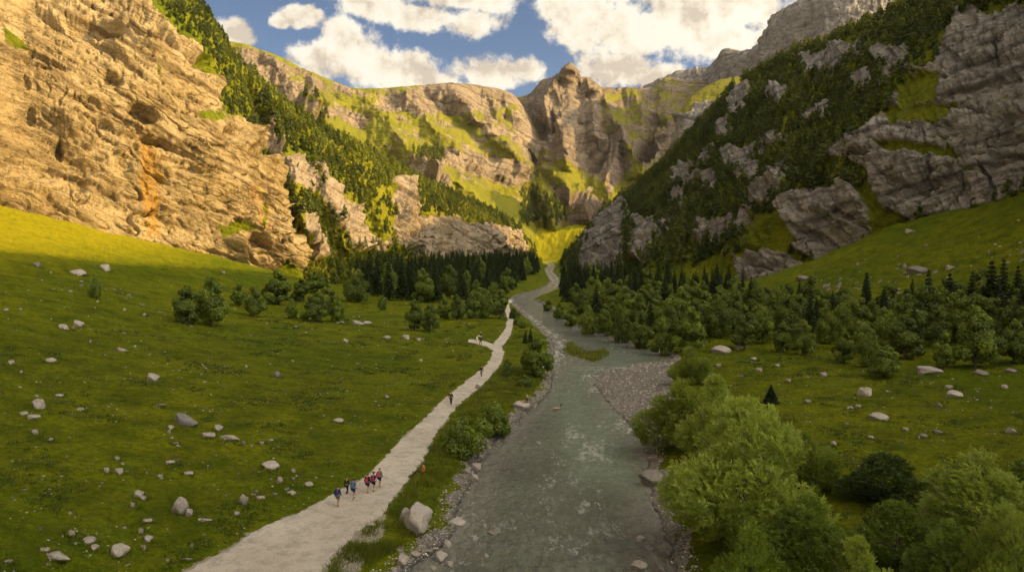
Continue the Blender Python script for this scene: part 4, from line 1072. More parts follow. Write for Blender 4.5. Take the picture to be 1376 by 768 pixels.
def ico(sub):
    import bmesh
    bm = bmesh.new(); bmesh.ops.create_icosphere(bm, subdivisions=sub, radius=1)
    V = np.array([v.co[:] for v in bm.verts]); Fc = np.array([[v.index for v in f.verts] for f in bm.faces]); bm.free()
    return V, Fc
I4, I1, I2 = ico(4), ico(1), ico(2)
def stone_shape(seed, V, sc, cuts=9, rough=.12):
    rg = np.random.default_rng(seed); V = V.copy()
    for n, d in zip(rand_dir(cuts, rg), .47 + .42 * rg.random(cuts)):
        t = V @ n - d * .92; V = V - n * np.maximum(t, 0)[:, None] * .98
    V *= (1 + rough * fbm(V * 1.7 + seed, 4, .6) * 2)[:, None]
    V = V * np.array(sc); V[:, 2] -= V[:, 2].min() * 0
    return V
STN = {}
for k, (sc, cuts) in enumerate([((1, .8, .6), 8), ((1, .75, .45), 6), ((1, .9, .72), 12), ((1.1, .6, .4), 9), ((.8, .7, 1.), 11), ((1, .85, .5), 5), ((1.2, .65, .5), 14), ((.9, .9, .65), 7)]):
    for mm, mt in (('p', M_st), ('d', M_sd)): STN[mm, k] = mesh_np('stone', stone_shape(900 + k, I4[0], sc, cuts), I4[1], mt, True)
def stone(px, py, w, k, label, group, mt='p', name='boulder', cat='boulder', hs=1., rz=None, tilt=0., P0=None, sink=.34):
    p = P0 if P0 is not None else STPOS[(px, py)]
    s = w * p[1] / F / 2.
    hs = hs * 1.25
    o = add(name, STN[mt, k % 8], None, (p[0], p[1], p[2] + s * (.5 - sink) * hs * .7), (tilt, tilt * .6, random.random() * .8 - .4 if rz is None else rz), (s, s, s * hs))
    return tag(o, label, cat, group)
# (px, py, width, shape, tone, height scale, tilt)
BL = [(50,360,14,0,'d'),(105,369,26,1),(142,365,18,0),(86,442,22,6),(105,440,20,2),(68,488,18,1),(163,473,18,6),(205,512,24,2),(16,491,12,0),(54,548,26,0),(32,557,14,1),(45,563,18,5),(48,582,14,0),(68,590,10,1),
 (80,533,12,5),(108,553,12,1),(215,546,17,3,'d'),(248,571,38,6,'d',1.2,.1),(229,577,12,2),(293,580,15,2,'p',1.2),(309,592,28,3,'p',1.3,.1),(280,588,20,5),(364,629,28,1),(327,600,8,4,'d'),(352,599,9,0),(372,508,13,4,'d'),(158,618,11,0),(144,635,13,0),(253,634,14,5),(161,638,15,0),
 (216,640,12,0),(186,667,20,2),(179,683,12,0),(192,672,12,2),(228,621,14,5),(243,690,30,4,'p',1.15,.3),(254,694,17,2,'p',1.2),(276,702,18,3,'p',1,.2),(327,678,15,4,'p',1.5,.3),(318,692,11,2),(345,660,8,0),(350,671,14,5),(376,651,12,4),(395,634,10,0),(392,663,14,1),
 (97,721,15,0),(120,730,21,1),(127,742,14,2),(60,741,15,5),(78,753,40,3,'p',1.1,.1),(160,748,31,2,'p',1.),(190,716,12,0),(199,728,16,2),(193,737,11,0),(198,704,14,5),(226,755,10,0),(10,752,12,5),(252,752,14,3),(415,654,15,1),
 (195,424,9,0),(464,461,13,2),(480,437,22,6),(493,437,14,1),(520,455,13,1),(546,456,14,0),(563,458,10,0),(520,536,10,2),(510,548,9,5),(455,568,16,1),(300,368,8,0),(458,436,12,3),(236,598,8,5),(340,664,9,5)]
BR = [(1232,366,28,1,'d'),(1276,360,17,5),(1222,314,16,5),(1078,376,18,1,'d'),(968,474,30,1),(991,469,17,5),(1020,499,12,0),(1013,483,11,1),(1107,505,12,0),(1163,531,24,0),(1245,502,38,5,'p',.8),(1318,505,20,1,'d'),(1281,535,27,1),(1275,521,13,0),(1262,546,14,2,'d'),
 (1349,524,13,0),(1359,582,16,2),(1180,563,28,1),(1217,578,11,0),(1259,580,15,5,'d'),(1170,590,11,1),(1153,549,10,0),(1143,549,11,1),(1086,541,11,0),(1240,590,14,1,'d'),(966,494,10,0),(1045,493,10,1),(1358,500,16,1,'d'),(1120,600,10,0),(1060,515,9,0)]
RB = [(561,712,56,2,'p',1.15,.25),(545,700,22,4,'p',1.2,.2),(637,644,20,2),(641,630,17,0,'p'),(628,634,9,0),(614,704,26,1),(662,717,17,1,'d'),(614,697,10,2),(541,758,24,2),(601,736,16,4),(558,747,16,1),(575,742,15,3),(592,752,24,2),(583,764,13,0),(604,760,15,2),(653,749,10,4),(578,725,8,0),(628,661,8,0),(618,666,8,5),
 (700,549,26,1),(643,522,12,2),(530,768,14,0),(876,650,38,1,'d',1.2),(893,640,20,0,'d'),(895,747,27,4,'d'),(872,738,18,1,'d'),(886,768,26,2,'d'),(859,724,17,5),(858,762,26,1),(902,728,20,0,'d'),(724,596,9,0),(645,617,12,2),(498,706,14,5)]
allb = [(q[0], q[1]) for q in BL + BR + RB]
_p, _ok = hits(allb); STPOS = {k: v for k, v in zip(allb, _p)}
for q in RB:
    v = STPOS[(q[0], q[1])]; v[2] = max(v[2], -.1)
def region(q):
    x, y = q[0], q[1]
    if x < 600:
        if y < 400: return 'near the top left of the left meadow slope'
        if y < 520 and x < 300: return 'on the upper part of the left meadow'
        if y < 520: return 'in the far middle of the left meadow'
        if y < 610 and x < 130: return 'at the left edge halfway up the meadow'
        if y < 610: return 'among the rocks in the middle of the left meadow'
        if y < 700 and x < 230: return 'on the lower left meadow'
        if x >= 230 and y < 740: return 'beside the path in the lower left meadow'
        return 'in the bottom left corner of the meadow'
    if y < 400: return 'on the steep slope under the right cliff'
    if x < 1130: return 'on the left part of the right meadow'
    if y < 560 : return 'on the right meadow near the trees'
    return 'on the near part of the right meadow'
def regional(lst, group):
    byr = {}
    for q in lst: byr.setdefault(region(q), []).append(q)
    for rname, qs in byr.items():
        qs.sort(key=lambda q: -q[2])
        for i, q in enumerate(qs):
            q = tuple(q) + (('p', 1., 0.) if len(q) == 4 else (1., 0.) if len(q) == 5 else (0.,) if len(q) == 6 else ())
            tone = 'dark grey' if q[4] == 'd' else 'pale grey'
            rank = '' if i == 0 else ORD[i] + ' '
            stone(q[0], q[1], q[2], q[3], '%s boulder, the %slargest %s' % (tone, rank, rname), group, q[4], hs=q[5], tilt=q[6])
regional(BL, 'boulders scattered over the left meadow'); regional(BR, 'boulders scattered over the right meadow')
RBL = ['huge split pale boulder on the grassy bank beside the path', 'narrow slab leaning on the huge split boulder', 'flat pale boulder at the water edge below the bushes', 'pale boulder just behind the flat one at the water edge', 'small stone left of the flat water edge boulder',
 'low pale rock in the shallows below the grassy bank', 'two toned flat rock standing in the river', 'small rock behind the low rock in the shallows', 'round pale boulder on the bottom river edge', 'upright block at the water edge in the bottom rock cluster', 'pale rock between bank grass and river cluster',
 'slab beside the upright block on the bank', 'largest block of the cluster in the bottom shallows', 'smallest front rock of the bottom shallows cluster', 'front right rock of the bottom shallows cluster', 'small dark topped rock alone in the bottom river', 'stone at the foot of the grassy bank', 'right one of two small stones at the bank foot', 'left one of two small stones at the bank foot',
 'flat pale rock under the sitting person in the white hat', 'tan round boulder beside the upper path', 'small stone at the bottom photo edge on the bank', 'dark flat boulder below the leaning willows on the right bank', 'rusty dark rock on top of the flat right bank boulder', 'upright dark block in the bottom right bank rocks', 'flat dark rock left of the upright block',
 'large dark rock at the bottom of the right bank', 'smaller pale rock farthest left in the right bank rocks', 'flat pale rock in the water at the bottom of the right bank', 'dark rock under the willow branches on the right bank', 'small rock in the shallows of the gravel shore', 'rounded stone on the bank by the gravel shore', 'half buried stone in the verge beside the path']
for q, lb in zip(RB, RBL):
    q = tuple(q) + (('p', 1., 0.) if len(q) == 4 else (1., 0.) if len(q) == 5 else (0.,) if len(q) == 6 else ())
    stone(q[0], q[1], q[2], q[3], lb, 'rocks along the river banks', q[4], hs=q[5], tilt=q[6], sink=.15)
# smaller countable stones
def scatter_small(poly, n, wr, label, group, seed):
    rg = np.random.default_rng(seed); poly = np.array(poly, float); lo, hi = poly.min(0), poly.max(0)
    q = lo + (hi - lo) * rg.random((n * 6, 2)); q = q[inside(q[:, 0], q[:, 1], poly)][:n]
    P3, ok = hits(q)
    for i, (a, p) in enumerate(zip(q, P3)):
        if not ok[i]: continue
        dp_ = ground([p[0]], [p[1]], full=True)
        if dp_[4][0] > -1 or dp_[1][0] > -1: continue
        stone(0, 0, wr[0] + (wr[1] - wr[0]) * rg.random() ** 2, i, label, group, 'p' if rg.random() < .8 else 'd', 'stone', 'stone', P0=p, rz=rg.random() * 6.28)
scatter_small([(0,600),(230,560),(420,600),(440,640),(300,720),(200,768),(0,768)], 60, (4, 9), 'small stone half sunk in grass on the lower left meadow', 'small stones on the lower left meadow', 1)
scatter_small([(0,340),(220,400),(430,430),(640,460),(620,500),(520,600),(230,560),(0,600)], 70, (2.5, 7), 'small stone in the grass of the upper left meadow', 'small stones on the upper left meadow', 2)
scatter_small([(960,480),(1376,500),(1376,600),(1130,600),(1000,520)], 30, (3, 7), 'small stone in the grass of the right meadow', 'small stones on the right meadow', 3)
scatter_small([(1040,380),(1376,290),(1376,400),(1200,400),(1080,395)], 40, (2.5, 8), 'small stone on the grassy slope under the right cliff', 'small stones under the right cliff', 4)
# pebbles: nobody could count them
def pebbles(name, label, pos, size, seed, mat=None, I=I1):
    rg = np.random.default_rng(seed); n = len(pos)
    var = [stone_shape(950 + i, I[0], (1, .8, .55), 5, .12) for i in range(8)]
    k = rg.integers(8, size=n); a = rg.random(n) * 6.28; Vv = np.stack(var)[k]
    c, s = np.cos(a)[:, None], np.sin(a)[:, None]
    V = np.stack([Vv[..., 0] * c - Vv[..., 1] * s, Vv[..., 0] * s + Vv[..., 1] * c, Vv[..., 2]], -1) * size[:, None, None] + pos[:, None]
    Fc = I[1][None] + (np.arange(n) * len(I[0]))[:, None, None]
    tone = np.repeat(rg.random(n), len(I[1]))
    me = mesh_np(name, V.reshape(-1, 3), Fc.reshape(-1, 3), mat, True, {'tone': ('FACE', tone)})
    return tag(add(name, me), label, kind='stuff')
mp, nt, b = material('pebble')
co = nt.node('ShaderNodeTexCoord').outputs['Object']
c = nt.ramp(nt.attr('tone'), [(0, (.13, .115, .10)), (.4, (.30, .265, .225)), (.75, (.42, .38, .335)), (1, (.55, .52, .47))])
c = nt.mix(nt.rng(nt.noise(co, 5, 4, .7), .5, .75, 0, .6), c, (.14, .12, .10)); nt.l.new(c, b.inputs['Base Color'])
def shorew(x, y):
    vx, vy = proj(x, y, x * 0 + .5)
    return sdf(vx, vy, [(628,650),(645,610),(672,582),(690,552),(728,540),(735,560),(690,640),(650,670)])
def rnd_ground(n, x0, x1, y0, y1, seed, test):
    rg = np.random.default_rng(seed)
    y = 1 / (1 / y0 + (1 / y1 - 1 / y0) * rg.random(n)); x = x0 + (x1 - x0) * rg.random(n)
    g = ground(x, y, full=True); k = test(x, y, g, rg)
    return np.stack([x, y, g[0]], -1)[k], g, k
pb, g, k = rnd_ground(90000, -30, 40, 42, 330, 5, lambda x, y, g, r: ((g[3] > .3) | ((g[1] > -2. - 6 * (shorew(x, y) > 0)) & (g[1] < 1.4) & (r.random(len(x)) < .85))) & (g[4] < -.5) & (g[2] < 0))
pb = pb[:34000]; rg = np.random.default_rng(8); sz = np.where(pb[:, 1] < 100, .09, .10) * (.7 + 1.6 * rg.random(len(pb)) ** 3) * np.clip(pb[:, 1] / 110, .8, 1.6)
pebbles('gravel', 'pale pebbles and cobbles along the river banks and bar', pb, sz, 9, mp)
print('pebbles', len(pb))
def bankw(x, y):
    vx, vy = proj(x, y, x * 0 + 1.5)
    m = sdf(vx, vy, [(440,768),(468,735),(500,705),(540,668),(562,636),(580,600),(600,560),(640,520),(668,500),(700,470),(745,505),(738,528),(700,548),(680,575),(630,640),(612,690),(570,735),(530,768)])
    return m
def pebspot(x, y): return fbm(np.stack([x / 6, y / 6, x * 0 + 2], -1), 3)
p1, g, k = rnd_ground(16000, -120, 130, 44, 330, 6, lambda x, y, g, r: (g[4] < -.6) & (g[1] < -4) & (np.abs(x / y) < .75) & (bankw(x, y) < -3) & (pebspot(x, y) > .12 - .25 * ((g[4] > -6) & (y < 120))))
p1 = p1[:3600]; sz = .07 * (.6 + 1.4 * rg.random(len(p1)) ** 2) * np.clip(p1[:, 1] / 70, .9, 2.8)
pebbles('pebbles', 'tiny pale stones strewn through the meadow grass', p1, sz, 10, mp)
# boulders spilled in the river
p2, g, k = rnd_ground(5000, -20, 30, 45, 420, 16, lambda x, y, g, r: (g[1] > .3) & ((g[1] < 3.5) | (y > 170)) & (r.random(len(x)) < .22) & (g[3] < 0))
p2[:, 2] = -.02; p2 = p2[:620]; sz = .2 * (.6 + 1.5 * rg.random(len(p2)) ** 3) * np.clip(p2[:, 1] / 120, .7, 2.)
pebbles('gravel', 'wet cobbles breaking the surface of the shallow river', p2, sz, 17, M_sd, I2)

def tufts(name, label, pos, hgt, blades, seed, wid=.035, spread=.16, mat=None):
    rg = np.random.default_rng(seed); n = len(pos)
    a = rg.random((n, blades)) * 6.28; r = rg.random((n, blades)) * spread * 2.2
    h = hgt[:, None] * (.55 + .6 * rg.random((n, blades)))
    B0 = pos[:, None] + np.stack([np.cos(a) * r, np.sin(a) * r, a * 0 - .03], -1)
    lean = np.stack([np.cos(a) * .45 + .1, np.sin(a) * .45, a * 0 + 1], -1) + rg.normal(size=(n, blades, 3)) * .15
    tip = B0 + lean * h[..., None]
    b = rg.random((n, blades)) * 6.28; w = np.stack([np.cos(b), np.sin(b), b * 0], -1) * (wid * (.7 + hgt[:, None] * 1.2))[..., None]
    V = np.stack([B0 - w, B0 + w, tip], 2).reshape(-1, 3); Fc = np.arange(len(V)).reshape(-1, 3)
    tone = np.clip(.5 * rg.random((n, 1)) + .35 * rg.random((n, blades)) + .7 * fbm(pos / 5., 3)[:, None] + .1, 0, 1)
    me = mesh_np(name, V, Fc, mat or M_grassb, False, {'lf': ('FACE', tone.ravel())})
    return tag(add(name, me), label, kind='stuff')
q1, g, k = rnd_ground(190000, -75, 75, 42, 170, 21, lambda x, y, g, r: (g[4] < -.15) & (g[1] < -2.5) & (g[3] < -1) & (np.abs(x / y) < .76) & (r.random(len(x)) < .35 + fbm(np.stack([x / 3, y / 3, x * 0], -1), 3) * 1.6))
q1 = q1[:70000]; hg = (.10 + .16 * rg.random(len(q1))) * np.clip(q1[:, 1] / 80, .8, 1.6)
tufts('grass', 'short tufted grass of the meadows', q1, hg, 4, 22, .03, .14); print('tufts', len(q1))
# longer grass that rings the boulders
ring = []
for q in BL + BR:
    v = STPOS[(q[0], q[1])]; rr_ = q[2] * v[1] / F / 2.
    for _ in range(16):
        a_ = random.random() * 6.28; ring.append((v[0] + math.cos(a_) * rr_ * (.85 + .5 * random.random()), v[1] + math.sin(a_) * rr_ * .8 * (.85 + .5 * random.random())))
ring = np.array(ring); ring = np.column_stack([ring, ground(ring[:, 0], ring[:, 1])])
tufts('grass', 'longer grass ringing the meadow boulders', ring, (.25 + .2 * rg.random(len(ring))) * np.clip(ring[:, 1] / 80, .9, 2.5), 7, 27, .04, .16)
q5, g, k = rnd_ground(60000, -75, 75, 44, 230, 28, lambda x, y, g, r: (g[4] < -.8) & (g[1] < -3.5) & (g[3] < -1) & (np.abs(x / y) < .76) & (fbm(np.stack([x / 9, y / 9, x * 0 + 3], -1), 4, .65) > .16))
q5 = q5[:7000]; print('weeds', len(q5))
tufts('weeds', 'dark low weeds in patches on the meadows', q5, (.12 + .14 * rg.random(len(q5))) * np.clip(q5[:, 1] / 80, .8, 2.), 8, 29, .075, .3, M_shrubd)
q2, g, k = rnd_ground(120000, -28, 14, 43, 150, 23, lambda x, y, g, r: (g[4] < -.25) & (g[1] < -2.2) & (bankw(x, y) > -2) & (r.random(len(x)) < .45 + fbm(np.stack([x / 2.4, y / 2.4, x * 0 + 9], -1), 3) * 2.2))
q2 = q2[:26000]; hg = .28 + .5 * np.clip(fbm(q2 / 3.2 + 4, 3) + .35, 0, 1) * (.5 + rg.random(len(q2)))
tufts('grass', 'tall rough grass on the bank between path and river', q2, hg, 6, 24, .028, .22)
q3, g, k = rnd_ground(9000, 8, 34, 150, 260, 25, lambda x, y, g, r: (g[2] > .6))
tufts('grass', 'yellow green growth on the island in the river', q3, .35 + .5 * rg.random(len(q3)), 6, 26, .07, .3)
# ------------------------------------------------------------------ people
def cmat(name, col, rough=.8): return simple(name, col, rough, .12, 20)
SK = cmat('skin', (.42, .25, .17)); HAIRM = cmat('hair_dark', (.03, .02, .015)); BOOT = cmat('boots', (.05, .035, .025))
CL = {k: cmat('cloth_' + k, v) for k, v in dict(navy=(.015, .03, .10), blue=(.04, .11, .26), black=(.012, .012, .015), red=(.45, .03, .04), white=(.75, .73, .70), orange=(.48, .13, .03), grey=(.12, .12, .13), khaki=(.22, .18, .11), crimson=(.30, .02, .05)).items()}
def skin(name, pts, edges, mat, sub=1):
    me = bpy.data.meshes.new(name); me.from_pydata([p[:3] for p in pts], edges, [])
    o = bpy.data.objects.new(name, me); COL.objects.link(o)
    md = o.modifiers.new('s', 'SKIN'); md.use_smooth_shade = True
    for v, p in zip(me.skin_vertices[0].data, pts): v.radius = (p[3], p[4] if len(p) > 4 else p[3])
    me.skin_vertices[0].data[0].use_root = True
    o.modifiers.new('u', 'SUBSURF').levels = sub; o.modifiers['u'].render_levels = sub
    dg = bpy.context.evaluated_depsgraph_get(); r = bpy.data.meshes.new_from_object(o.evaluated_get(dg))
    bpy.data.objects.remove(o); r.name = name
    r.materials.clear(); r.materials.append(mat)
    r.polygons.foreach_set('use_smooth', [True] * len(r.polygons))
    return r
def hand_tubes(w, e):
    """five fingers from the wrist, continuing the forearm"""
    w, e = np.array(w), np.array(e); f = unit(w - e); s = unit(np.cross(f, [0, 1., .1])); u = np.cross(f, s); out = []
    for i, (o_, l) in enumerate([(-.03, .07), (-.01, .08), (.01, .075), (.03, .06)]):
        b = w + f * .07 + s * o_; out.append(tube_np([b - f * .03, b + f * l * .5, b + f * l + u * .02], [.009, .008, .006], 5))
    out.append(tube_np([w + s * .03, w + s * .055 + f * .04, w + s * .05 + f * .08], [.011, .010, .007], 5))
    return out
def person(loc, rz, label, group, top, bottom, pose='walk', sleeve=True, shorts=True, hat=None, stride=.22, hair=HAIRM, s=1.):
    if pose == 'walk':
        hip = (0, 0, .93); ch = (0, .03, 1.32); nk = (0, .04, 1.49); hd = (0, .06, 1.62)
        kneeL, ankL, kneeR, ankR = (-.10, .10 + stride * .4, .52), (-.10, stride, .09), (.10, .06, .50), (.10, -stride, .12)
        elL, wrL, elR, wrR = (-.27, -.08, 1.12), (-.26, .06 - stride * .3, .90), (.27, -.02, 1.12), (.26, .16, .93)
    else:                                                     # sitting on the ground, legs stretched
        hip = (0, 0, .12); ch = (0, -.10, .50); nk = (0, -.10, .67); hd = (0, -.06, .80)
        kneeL, ankL, kneeR, ankR = (-.12, .42, .26), (-.12, .80, .08), (.12, .44, .22), (.13, .84, .08)
        elL, wrL, elR, wrR = (-.26, -.12, .36), (-.24, .10, .22), (.26, -.12, .36), (.22, .12, .24)
    shL, shR = (-.19, ch[1], ch[2] + .09), (.19, ch[1], ch[2] + .09)
    def toe(a): return (a[0], a[1] + .17, a[2] - .05) if pose == 'walk' else (a[0], a[1] + .05, a[2] + .16)
    wst = tuple((hip[i] * .5 + ch[i] * .5) for i in range(3))
    pts = [(*hip, .15, .11), (*wst, .13, .095), (*ch, .16, .11), (*nk, .055), (*hd, .085, .10), (hd[0], hd[1] + .01, hd[2] + .09, .075),
           (*shL, .055), (*elL, .042), (*wrL, .028), (*shR, .055), (*elR, .042), (*wrR, .028),
           (-.09, hip[1], hip[2] - .04, .085), (*kneeL, .055), (*ankL, .038), (*toe(ankL), .035), (.09, hip[1], hip[2] - .04, .085), (*kneeR, .055), (*ankR, .038), (*toe(ankR), .035)]
    ed = [(0, 1), (1, 2), (2, 3), (3, 4), (4, 5), (2, 6), (6, 7), (7, 8), (2, 9), (9, 10), (10, 11), (0, 12), (12, 13), (13, 14), (14, 15), (0, 16), (16, 17), (17, 18), (18, 19)]
    root = bpy.data.objects.new('person', None); COL.objects.link(root); root.location = loc; root.rotation_euler = (0, 0, rz); root.scale = (s, s, s)
    tag(root, label, 'person', group)
    body = skin('body', pts, ed, SK, 1)
    import bmesh
    bm = bmesh.new(); bm.from_mesh(body)
    extra = hand_tubes(wrL, elL) + hand_tubes(wrR, elR)
    hx, hy, hz = hd
    extra.append(tube_np([(hx, hy + .07, hz + .045), (hx, hy + .115, hz + .01), (hx, hy + .09, hz + .0)], [.010, .014, .010], 5))          # nose
    extra.append(tube_np([(hx - .025, hy + .088, hz - .035), (hx, hy + .097, hz - .037), (hx + .025, hy + .088, hz - .035)], [.005, .008, .005], 5))  # mouth
    for sx in (-1, 1): extra.append(tube_np([(hx + sx * .08, hy, hz - .01), (hx + sx * .098, hy - .01, hz + .02), (hx + sx * .085, hy, hz + .05)], [.010, .014, .010], 5))  # ears
    for V, Fc in extra:
        vs = [bm.verts.new(v) for v in V]
        for f in Fc: bm.faces.new([vs[i] for i in f])
    bm.to_mesh(body); bm.free()
    add('body', body, root)
    for sx in (-1, 1):
        V, Fc = tube_np([(hx + sx * .032, hy + .082, hz + .035), (hx + sx * .032, hy + .098, hz + .035)], [.012, .008], 6)
        add('eye', mesh_np('eye', V, Fc, HAIRM), root)
    k = .020
    sh = [(p[0], p[1], p[2], p[3] + k, (p[4] if len(p) > 4 else p[3]) + k) for p in pts]
    arm = lambda a, b, t: tuple(a[i] + (b[i] - a[i]) * t for i in range(len(a)))
    t_ = 1. if sleeve else .55
    spts = [arm(sh[0], sh[1], .2), sh[1], sh[2], (nk[0], nk[1], nk[2] - .05, .07, .07), sh[6], arm(sh[6], sh[7], t_ if not sleeve else 1), arm(sh[7], sh[8], .85) if sleeve else arm(sh[6], sh[7], .6), sh[9], arm(sh[9], sh[10], t_ if not sleeve else 1), arm(sh[10], sh[11], .85) if sleeve else arm(sh[9], sh[10], .6)]
    add('jacket' if sleeve else 'shirt', skin('shirt', spts, [(0, 1), (1, 2), (2, 3), (2, 4), (4, 5), (5, 6), (2, 7), (7, 8), (8, 9)], CL[top]), root)
    e = .75 if shorts else 1.
    kl, kr = arm(sh[12], sh[13], e), arm(sh[16], sh[17], e)
    tp = [sh[0], sh[12], kl, sh[16], kr]; te = [(0, 1), (1, 2), (0, 3), (3, 4)]
    if not shorts: tp += [sh[14], sh[18]]; te += [(2, 5), (4, 6)]
    add('shorts' if shorts else 'trousers', skin('legs', tp, te, CL[bottom]), root)
    for a in (ankL, ankR):
        t = toe(a); add('boot', skin('boot', [(a[0], a[1], a[2] + .05, .048), (a[0], a[1], a[2] - .03, .05), (t[0], t[1], t[2], .046, .04)], [(0, 1), (1, 2)], BOOT), root)
    hp = [(hx, hy - .012, hz + .04, .098, .105), (hx, hy - .012, hz + .115, .07, .08)]
    add('hair', skin('hair', [(hx, hy - .03, hz - .01, .085, .075)] + hp, [(0, 1), (1, 2)], hair), root)
    if hat:
        hm = skin('hat', [(hx, hy, hz + .09, .108, .112), (hx, hy, hz + .165, .08, .085)], [(0, 1)], CL[hat])
        h = add('hat', hm, root); V, Fc = tube_np([(hx, hy + .01, hz + .083), (hx, hy + .01, hz + .09), (hx, hy + .01, hz + .1)], [.10, .18, .10], 16)
        add('brim', mesh_np('brim', V, Fc, CL[hat]), h)
    return root
def backpack(loc, rz, label, col, lid, s=1.):
    root = bpy.data.objects.new('backpack', None); COL.objects.link(root); root.location = loc; root.rotation_euler = (0, 0, rz); root.scale = (s, s, s)
    tag(root, label, 'backpack', 'backpacks of the walking group')
    # sits behind the shoulders: local -y is the back
    add('main_bag', skin('bag', [(0, -.20, 1.00, .14, .11), (0, -.22, 1.15, .165, .135), (0, -.21, 1.36, .15, .12)], [(0, 1), (1, 2)], CL[col]), root)
    add('lid', skin('lid', [(0, -.20, 1.47, .14, .12), (0, -.20, 1.55, .12, .10)], [(0, 1)], CL[lid]), root)
    add('front_pocket', skin('pocket', [(0, -.34, 1.06, .10, .06), (0, -.34, 1.2, .10, .06)], [(0, 1)], CL[lid]), root)
    for sx in (-1, 1):
        V, Fc = tube_np([(sx * .10, -.12, 1.46), (sx * .12, .03, 1.50), (sx * .13, .155, 1.38), (sx * .15, .10, 1.18), (sx * .14, -.10, 1.05)], [.022] * 5, 6)
        add('strap', mesh_np('strap', V, Fc, CL['black']), root)
HK = [(454,681,'navy','grey','navy','navy','nearest walker on the path with a big navy backpack','big navy backpack on the nearest walker','trail'),
      (475,671,'blue','navy','blue','blue','walker in blue beside the dark cloaked one','light blue backpack on the walker in blue','w'),
      (494,663,'black','navy','red','crimson','left walker of the trio with red backpacks','red backpack on the left walker of the trio','w'),
      (502,661,'navy','black','crimson','red','middle walker of the trio with red backpacks','crimson backpack on the middle walker of the trio','w'),
      (510,655,'grey','navy','red','orange','farthest walker of the group at the right of the trio','bright red and orange backpack on the farthest walker of the group','w')]
hp_, _ = hits([(q[0], q[1]) for q in HK])
GW = 'hikers walking up the gravel path'
for i, (q, p) in enumerate(zip(HK, hp_)):
    zz = p[2] + .06; rz = -.45 + .2 * random.random()
    s_ = 1.12
    person((p[0], p[1], zz), rz, q[6], GW, q[2], q[3], stride=.16 + .08 * (i % 2), sleeve=i % 2 == 0, hat='black' if i in (1, 3) else None, s=s_)
    backpack((p[0], p[1], zz), rz, q[7], q[4], q[5], s_)
def at_px(px, py, dz=.06):
    p = hits([(px, py)])[0][0]; return (p[0], p[1], max(p[2], -.05) + dz)
p = at_px(466, 664); person(p, -.5, 'stooped walker in a black cloak left of the walker in blue', GW, 'black', 'black', shorts=False, s=.95)
person(at_px(606, 544), -.2, 'lone walker in dark clothes in the middle stretch of the path', GW, 'black', 'black', shorts=False, s=1.15)
person(at_px(647, 506), 2.9, 'walker in black where the path narrows before the fork', GW, 'black', 'grey', shorts=False, s=1.15)
person(at_px(646, 463), .6, 'person in black at the side branch of the path', 'people at the fork of the path', 'black', 'black', shorts=False, s=1.2)
person(at_px(641, 462), 1.2, 'person in white next to the one in black at the side branch', 'people at the fork of the path', 'white', 'white', shorts=False, s=1.15)
person(at_px(646, 453), 2., 'person in black and white sitting in the grass behind the fork', 'people at the fork of the path', 'black', 'white', pose='sit', shorts=False, hat='white', s=1.3)
person(at_px(568, 636, .02), 1.9, 'person in orange crouched on the grass at the right path edge', None, 'orange', 'black', pose='sit', shorts=False, s=1.2)
pr = hits([(700, 549)])[0][0]
person((pr[0] + .9, pr[1], max(pr[2], 0) + 1.05), 1.45, 'person with a white hat and dark top sitting on a rock at the water', None, 'black', 'khaki', pose='sit', shorts=True, hat='white', s=1.15)
# the bird-like swimmer in the river: tan body, long black neck
wx_, wy_ = onz(748, 551)
FE = cmat('feathers_tan', (.36, .24, .16)); FB = cmat('feathers_black', (.012, .012, .012)); BK = cmat('beak', (.05, .04, .03))
root = bpy.data.objects.new('goose', None); COL.objects.link(root); root.location = (wx_, wy_, .12); tag(root, 'tan waterbird with a long black neck swimming in the river', 'waterbird')
add('body', skin('goose_body', [(.05, 0, .12, .26, .2), (-.35, 0, .12, .22, .18), (-.72, 0, .2, .08, .06), (.42, 0, .2, .19, .18), (.60, 0, .45, .10), (.66, 0, .72, .085), (.72, 0, .95, .085), (.84, 0, 1.0, .085)], [(0, 1), (1, 2), (0, 3), (3, 4), (4, 5), (5, 6), (6, 7)], FE, 2), root)
gb = root.children[0]; me = gb.data; me.materials.append(FB)
for pg in me.polygons:
    if pg.center.z > .48 or pg.center.x < -.62: pg.material_index = 1
V, Fc = tube_np([(.88, 0, 1.0), (1.0, 0, .98), (1.10, 0, .95)], [.05, .035, .012], 6); add('beak', mesh_np('beak', V, Fc, BK), root)
for sy in (-1, 1): add('wing', skin('wing', [(.25, sy * .17, .26, .1, .05), (-.2, sy * .2, .26, .13, .05), (-.6, sy * .1, .25, .05, .03)], [(0, 1), (1, 2)], FE), root)
EXPO = 1.12; HAZE = 0.000016
# ------------------------------------------------------------------ light, sky and camera
SUN_EL, SUN_AZ = R(25.2), R(-7)       # azimuth from +x towards +y
sd = Vector((math.cos(SUN_AZ) * math.cos(SUN_EL), math.sin(SUN_AZ) * math.cos(SUN_EL), math.sin(SUN_EL)))
li = bpy.data.lights.new('sun', 'SUN'); li.energy = 3.8; li.angle = R(.6); li.color = (1., .68, .27)
so = bpy.data.objects.new('sun', li); COL.objects.link(so); so.rotation_euler = sd.to_track_quat('Z', 'Y').to_euler(); so.location = (300, -200, 400)
wd = bpy.data.worlds.new('World'); SC.world = wd; wd.use_nodes = True
nt = NT(wd); bg = nt.n['Background']
sky = nt.n.new('ShaderNodeTexSky'); sky.sky_type = 'NISHITA'; sky.sun_disc = False
sky.sun_elevation = SUN_EL; sky.sun_rotation = math.atan2(sd.x, sd.y); sky.altitude = 3000; sky.air_density = 1.08; sky.dust_density = .3; sky.ozone_density = 2.4
